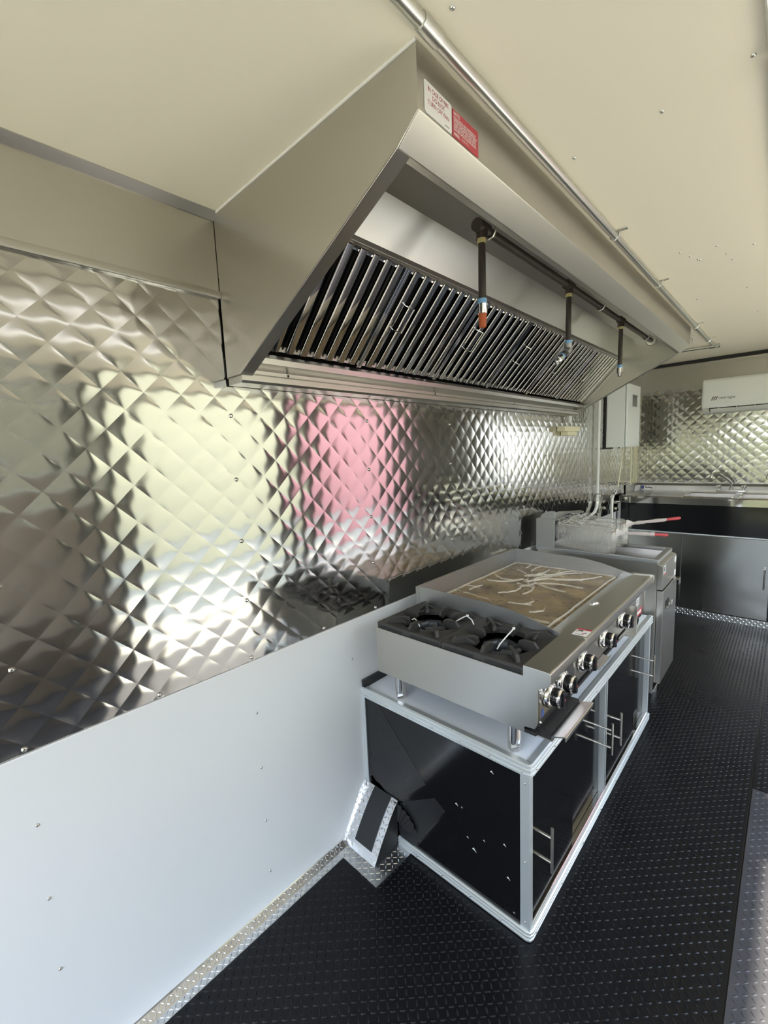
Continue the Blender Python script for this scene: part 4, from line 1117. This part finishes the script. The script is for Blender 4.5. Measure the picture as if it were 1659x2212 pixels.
# ================================================================== sink unit at the end wall
sy = 4.310; st0 = 0.992
sn = thing('sink_unit', 'stainless compartment sink unit with black apron along the end wall', 'sink', (1.1, 4.65, 0.0))
SX0, SX1 = 0.035, 2.26
basins = ((0.50, 0.82), (0.87, 1.19), (1.24, 1.56))
by0, by1 = 4.40, 4.80
tp = MB()
xs_ = [SX0]+[v for b in basins for v in b]+[SX1]
for i in range(0, len(xs_), 2): tp.box(xs_[i], xs_[i+1], sy, YE-0.03, st0-0.014, st0)
for b in basins: tp.box(b[0], b[1], sy, by0, st0-0.014, st0).box(b[0], b[1], by1, YE-0.03, st0-0.014, st0)
obj('worktop', tp, 'brushed steel plain', sn, 0.0)
obj('front_edge', MB().prism([(sy-0.006, st0), (sy+0.012, st0+0.006), (sy+0.02, st0), (sy+0.004, st0-0.004), (sy+0.002, 0.936), (sy-0.006, 0.936)], 'x', SX0, SX1), 'polished steel', sn, 0.001, 1)
for b in basins:
    bm_ = MB()
    vs = [(b[0], by0, st0-0.001), (b[1], by0, st0-0.001), (b[1], by1, st0-0.001), (b[0], by1, st0-0.001), (b[0]+.02, by0+.02, 0.75), (b[1]-.02, by0+.02, 0.75), (b[1]-.02, by1-.02, 0.75), (b[0]+.02, by1-.02, 0.75)]
    bm_.add(vs, [(0, 1, 5, 4), (1, 2, 6, 5), (2, 3, 7, 6), (3, 0, 4, 7), (4, 5, 6, 7)])
    obj('basin', bm_, 'hood interior steel', sn)
    obj('basin_rim', MB().tube([(b[0], by0, st0), (b[1], by0, st0), (b[1], by1, st0), (b[0], by1, st0), (b[0], by0, st0)], 0.006, 8), 'polished steel', sn)
obj('back_splash', MB().prism([(YE-0.030, 0.978), (YE-0.030, 1.040), (YE-0.050, 1.060), (YE-0.050, 1.066), (YE-0.001, 1.066), (YE-0.001, 0.978)], 'x', 0.006, SX1), 'brushed steel plain', sn, 0.001, 1)
obj('side_splash', MB().box(0.008, SX0, sy+0.30, YE-0.03, 0.95, 1.066), 'brushed steel plain', sn, 0.001, 1)
obj('apron', MB().box(SX0+0.012, SX1, sy+0.006, sy+0.012, 0.700, 0.936), 'black gloss panel', sn)
obj('apron_strip', MB().box(SX0+0.012, SX1, sy-0.002, sy+0.012, 0.690, 0.700), 'aluminium trim', sn, 0.001, 1)
obj('side_post', MB().box(SX0-0.012, SX0+0.012, sy, sy+0.02, 0.0, 0.936), 'dull steel', sn, 0.001, 1)
obj('side_panel', MB().box(SX0-0.010, SX0, sy+0.02, YE-0.03, 0.0, 0.95), 'dull steel', sn)
obj('front_panel', MB().box(SX0+0.012, 0.517, sy+0.004, sy+0.012, 0.055, 0.690), 'sink door steel', sn, 0.001, 1)
for x0, x1, hx in ((0.521, 1.085, 1.055), (1.093, 1.66, 1.125), (1.665, 2.25, 2.21)):
    d = obj('door', MB().box(x0, x1, sy, sy+0.010, 0.060, 0.688), 'sink door steel', sn, 0.002, 1)
    h = obj('handle', MB().tube([(hx, sy-0.03, 0.315), (hx, sy-0.03, 0.470)], 0.006, 10), 'polished steel', d)
    for z in (0.345, 0.44): obj('stand_off', MB().tube([(hx, sy, z), (hx, sy-0.03, z)], 0.005, 8), 'polished steel', h)
obj('carcass', MB().box(SX0+0.02, SX1, sy+0.013, sy+0.016, 0.0, 0.74), 'dark gap', sn)
kp = obj('kick_plate', MB().box(0.40, SX1, sy-0.004, sy+0.003, 0.0, 0.056), 'tread aluminium', sn, 0.0008, 1)
mb = lug_field(MB(), (0.40, sy-0.004, 0.002), (1, 0, 0), (0, 0, 1), 100, 3, 0.0175, 0.018, 0.0046, 0.0014)
o = fast_obj('tread_lugs', mb, 'tread aluminium', kp); o['kind'] = 'stuff'
# labels on the back splash
l1 = obj('paper_label', MB().box(0.055, 0.165, YE-0.0318, YE-0.0305, 0.996, 1.036), 'sticker white', sn)
obj('logo_block', MB().box(0.058, 0.084, YE-0.0322, YE-0.0318, 1.002, 1.034), 'print blue', l1)
obj('lettering', MB().box(0.092, 0.104, YE-0.0321, YE-0.0318, 1.026, 1.032).box(0.094, 0.150, YE-0.0321, YE-0.0318, 1.013, 1.019).box(0.126, 0.130, YE-0.0321, YE-0.0318, 1.019, 1.030).box(0.145, 0.157, YE-0.0321, YE-0.0318, 1.006, 1.018), 'print dark', l1)
tg = tag(obj('paper_tag', MB().plate([(0.038, 4.80, 0.993), (0.052, 4.94, 0.993), (0.053, 4.955, 1.045), (0.039, 4.815, 1.045)], (1, -0.1, 0), 0.001), 'sticker white'), 'small white paper tag leaning in the corner of the sink', 'tag')
# faucets
def faucet(x, label):
    t = thing('faucet', label, 'faucet', (x, YE-0.09, st0), 'chrome faucets on the sink')
    y = YE-0.09
    obj('base_plate', MB().box(x-0.105, x+0.105, y-0.022, y+0.022, st0, st0+0.022), 'chrome', t, 0.006, 3)
    obj('spout', MB().tube([(x, y, st0+0.02), (x, y, st0+0.08), (x-0.025, y-0.03, st0+0.115), (x-0.085, y-0.10, st0+0.165), (x-0.105, y-0.125, st0+0.172), (x-0.125, y-0.145, st0+0.163), (x-0.133, y-0.155, st0+0.135)],
                           [0.012, 0.011, 0.010, 0.010, 0.010, 0.010, 0.011], 12), 'chrome', t, smooth=60)
    obj('spout_collar', MB().lathe([(0.017, 0.0), (0.017, 0.016), (0.013, 0.02)], (x, y, st0+0.02), (0, 0, 1), 14), 'chrome', t)
    for s in (-1, 1):
        h = obj('tap_handle', MB().lathe([(0.012, 0), (0.012, 0.018), (0.022, 0.022), (0.022, 0.040), (0.016, 0.044)], (x+s*0.088, y, st0+0.02), (0, 0, 1), 14), 'chrome', t)
faucet(0.775, 'chrome swivel faucet above the first sink basin')
faucet(1.15, 'chrome swivel faucet at the right edge of the sink')

# ================================================================== water heater
hx, hy0, hy1, hz0, hz1 = 0.168, 3.965, 4.355, 1.430, 1.935
wh = thing('water_heater', 'white wall mounted tankless water heater beyond the hood', 'water heater', (0.08, 4.16, hz0))
obj('mounting_plate', MB().box(0.002, 0.012, hy0-0.012, hy1+0.012, hz0-0.012, hz1+0.012), 'dark gap', wh)
obj('body', MB().box(0.012, hx-0.016, hy0, hy1, hz0, hz1), 'heater enamel', wh, 0.004, 2)
obj('front_cover', MB().box(hx-0.014, hx, hy0-0.001, hy1+0.001, hz0-0.002, hz1+0.002), 'heater enamel', wh, 0.006, 3)
dp_ = obj('display', MB().box(hx, hx+0.002, 4.105, 4.235, 1.765, 1.850), 'screen', wh, 0.001, 1)
obj('display_frame', MB().box(hx+0.0005, hx+0.003, 4.100, 4.105, 1.76, 1.855).box(hx+0.0005, hx+0.003, 4.235, 4.24, 1.76, 1.855).box(hx+0.0005, hx+0.003, 4.105, 4.235, 1.85, 1.855).box(hx+0.0005, hx+0.003, 4.105, 4.235, 1.76, 1.765), 'dull steel', dp_)
for y in (4.02, 4.06, 4.10): obj('pipe_connector', MB().tube([(0.06, y, hz0), (0.06, y, hz0-0.015)], 0.010, 10), 'galvanised', wh)

# pipes near the heater and the hood
p1 = thing('water_pipe', 'thin pale water pipe running from the heater to the valve', 'pipe', (0.045, 4.22, 1.03))
obj('tube', MB().tube([(0.06, 4.295, hz0), (0.055, 4.29, 1.36), (0.045, 4.225, 1.09), (0.045, 4.21, 1.05)], 0.006, 8), 'beige plastic', p1)
p1v = obj('valve', MB().tube([(0.045, 4.20, 1.06), (0.05, 4.10, 1.035)], 0.011, 10).tube([(0.05, 4.16, 1.05), (0.06, 4.16, 1.085)], 0.006, 8).tube([(0.05, 4.11, 1.03), (0.05, 4.03, 1.02)], 0.012, 10), 'chrome', p1)
p2 = thing('drain_pipe', 'grey vertical pipe dropping beside the sink corner', 'pipe', (0.05, 4.045, 0.1))
obj('tube', MB().tube([(0.05, 4.045, 1.005), (0.05, 4.045, 0.05)], 0.013, 12), 'galvanised', p2)
obj('top_fitting', MB().lathe([(0.016, 0), (0.018, 0.012), (0.016, 0.03)], (0.05, 4.045, 1.0), (0, 0, 1), 12), 'chrome', p2)
obj('hose_coupling', MB().tube([(0.05, 4.14, 0.955), (0.05, 4.22, 0.95)], 0.014, 10).tube([(0.05, 4.15, 0.90), (0.05, 4.20, 0.885)], 0.012, 10), 'chrome', p2)
p3 = thing('wall_conduit', 'pale vertical conduit bending behind the fryer', 'conduit', (0.03, 3.73, 0.9))
obj('tube', MB().tube([(0.026, 3.735, 1.95), (0.026, 3.735, 1.06), (0.026, 3.735, 1.00), (0.026, 3.715, 0.955), (0.026, 3.66, 0.922), (0.026, 3.56, 0.905), (0.026, 3.38, 0.893)], 0.011, 12), 'white plastic', p3, smooth=60)
obj('strap', MB().box(0.002, 0.006, 3.69, 3.78, 1.055, 1.075).tube([(0.004, 3.715, 1.065), (0.038, 3.725, 1.065), (0.038, 3.745, 1.065), (0.004, 3.755, 1.065)], 0.0035, 6), 'chrome', p3)
obj('coupling', MB().tube([(0.026, 3.735, 1.00), (0.026, 3.733, 0.975)], 0.0145, 12), 'galvanised', p3)
p4 = thing('gas_pipe', 'yellowed pipe running down under the water heater by the corner', 'pipe', (0.05, 4.66, 1.07))
obj('tube', MB().tube([(0.03, 4.70, 1.97), (0.03, 4.68, 1.40), (0.035, 4.665, 1.07)], 0.007, 8), 'beige plastic', p4)
# light box under the hood end and its stub
jb = thing('junction_box', 'cream junction box on the quilted wall below the far hood end', 'junction box', (0.03, 3.08, 1.53))
obj('box_body', MB().box(0.002, 0.055, 2.955, 3.235, 1.555, 1.588), 'beige plastic', jb, 0.003, 2)
obj('lower_block', MB().box(0.002, 0.048, 3.02, 3.20, 1.528, 1.555), 'beige plastic', jb, 0.003, 2)
obj('cover_plate', MB().box(0.002, 0.030, 3.236, 3.30, 1.545, 1.590), 'dull steel', jb, 0.002, 1)
tag(obj('pipe_stub', MB().tube([(0.03, 3.105, 1.66), (0.03, 3.105, 1.615)], 0.013, 10), 'white plastic'), 'short white pipe stub under the far end of the hood', 'pipe stub')
ob = thing('outlet_box', 'small white outlet box on the wall behind the griddle', 'outlet', (0.02, 2.19, 0.85))
obj('box_body', MB().box(0.006, 0.040, 2.12, 2.27, 0.846, 0.882), 'white plastic', ob, 0.003, 2)
obj('face_plate', MB().box(0.040, 0.043, 2.13, 2.26, 0.850, 0.878), 'white plastic', ob, 0.001, 1)

# ================================================================== air conditioner
ax0, ax1, az0, az1 = 0.545, 1.395, 1.690, 1.985
ac = thing('air_conditioner', 'white split air conditioner mounted high on the end wall', 'air conditioner', (0.97, 4.9, az0))
pr = [(YE-0.002, az1), (YE-0.19, az1-0.006), (YE-0.212, az1-0.035), (YE-0.216, az0+0.075), (YE-0.200, az0+0.045), (YE-0.13, az0+0.012), (YE-0.07, az0), (YE-0.002, az0)]
obj('body', MB().prism(pr, 'x', ax0, ax1), 'ac plastic', ac, 0.010, 3, sharp_bevel=50)
obj('front_panel', MB().prism([(YE-0.214, az1-0.045), (YE-0.218, az0+0.078), (YE-0.2195, az0+0.078), (YE-0.2165, az1-0.045)], 'x', ax0+0.014, ax1-0.014), 'ac plastic', ac)
lv = obj('air_outlet', MB().prism([(YE-0.196, az0+0.0430), (YE-0.130, az0+0.0115), (YE-0.1315, az0+0.0085), (YE-0.1985, az0+0.0405)], 'x', ax0+0.055, ax1-0.055), 'dark gap', ac)
obj('louvre', MB().prism([(YE-0.200, az0+0.036), (YE-0.150, az0+0.010), (YE-0.152, az0+0.006), (YE-0.203, az0+0.033)], 'x', ax0+0.062, ax1-0.062), 'ac plastic', lv)
for k in range(6):
    x = ax0+0.12+0.12*k
    obj('vane', MB().box(x, x+0.003, YE-0.205, YE-0.165, az0+0.022, az0+0.046), 'ac plastic', lv)
lettering('lettering', 'mirage', 0.032, (ax0+0.122, YE-0.2185, az0+0.112), (1, 0, 0), (0.35, 0, 1), 'print dark', ac, 'LEFT', 0.0015, 0.0, 1.25)
obj('chevron', MB().prism([(ax0+0.30, az1-0.105), (ax0+0.355, az1-0.082), (ax0+0.41, az1-0.105), (ax0+0.355, az1-0.094)], 'y', YE-0.2205, YE-0.2150), 'ac plastic', ac)
lg_ = MB()
for k in range(3):
    lg_.prism([(ax0+0.068+0.014*k, az0+0.105), (ax0+0.074+0.014*k, az0+0.105), (ax0+0.088+0.014*k, az0+0.136), (ax0+0.080+0.014*k, az0+0.136)], 'y', YE-0.2202, YE-0.2196)
obj('logo_mark', lg_, 'print dark', ac)
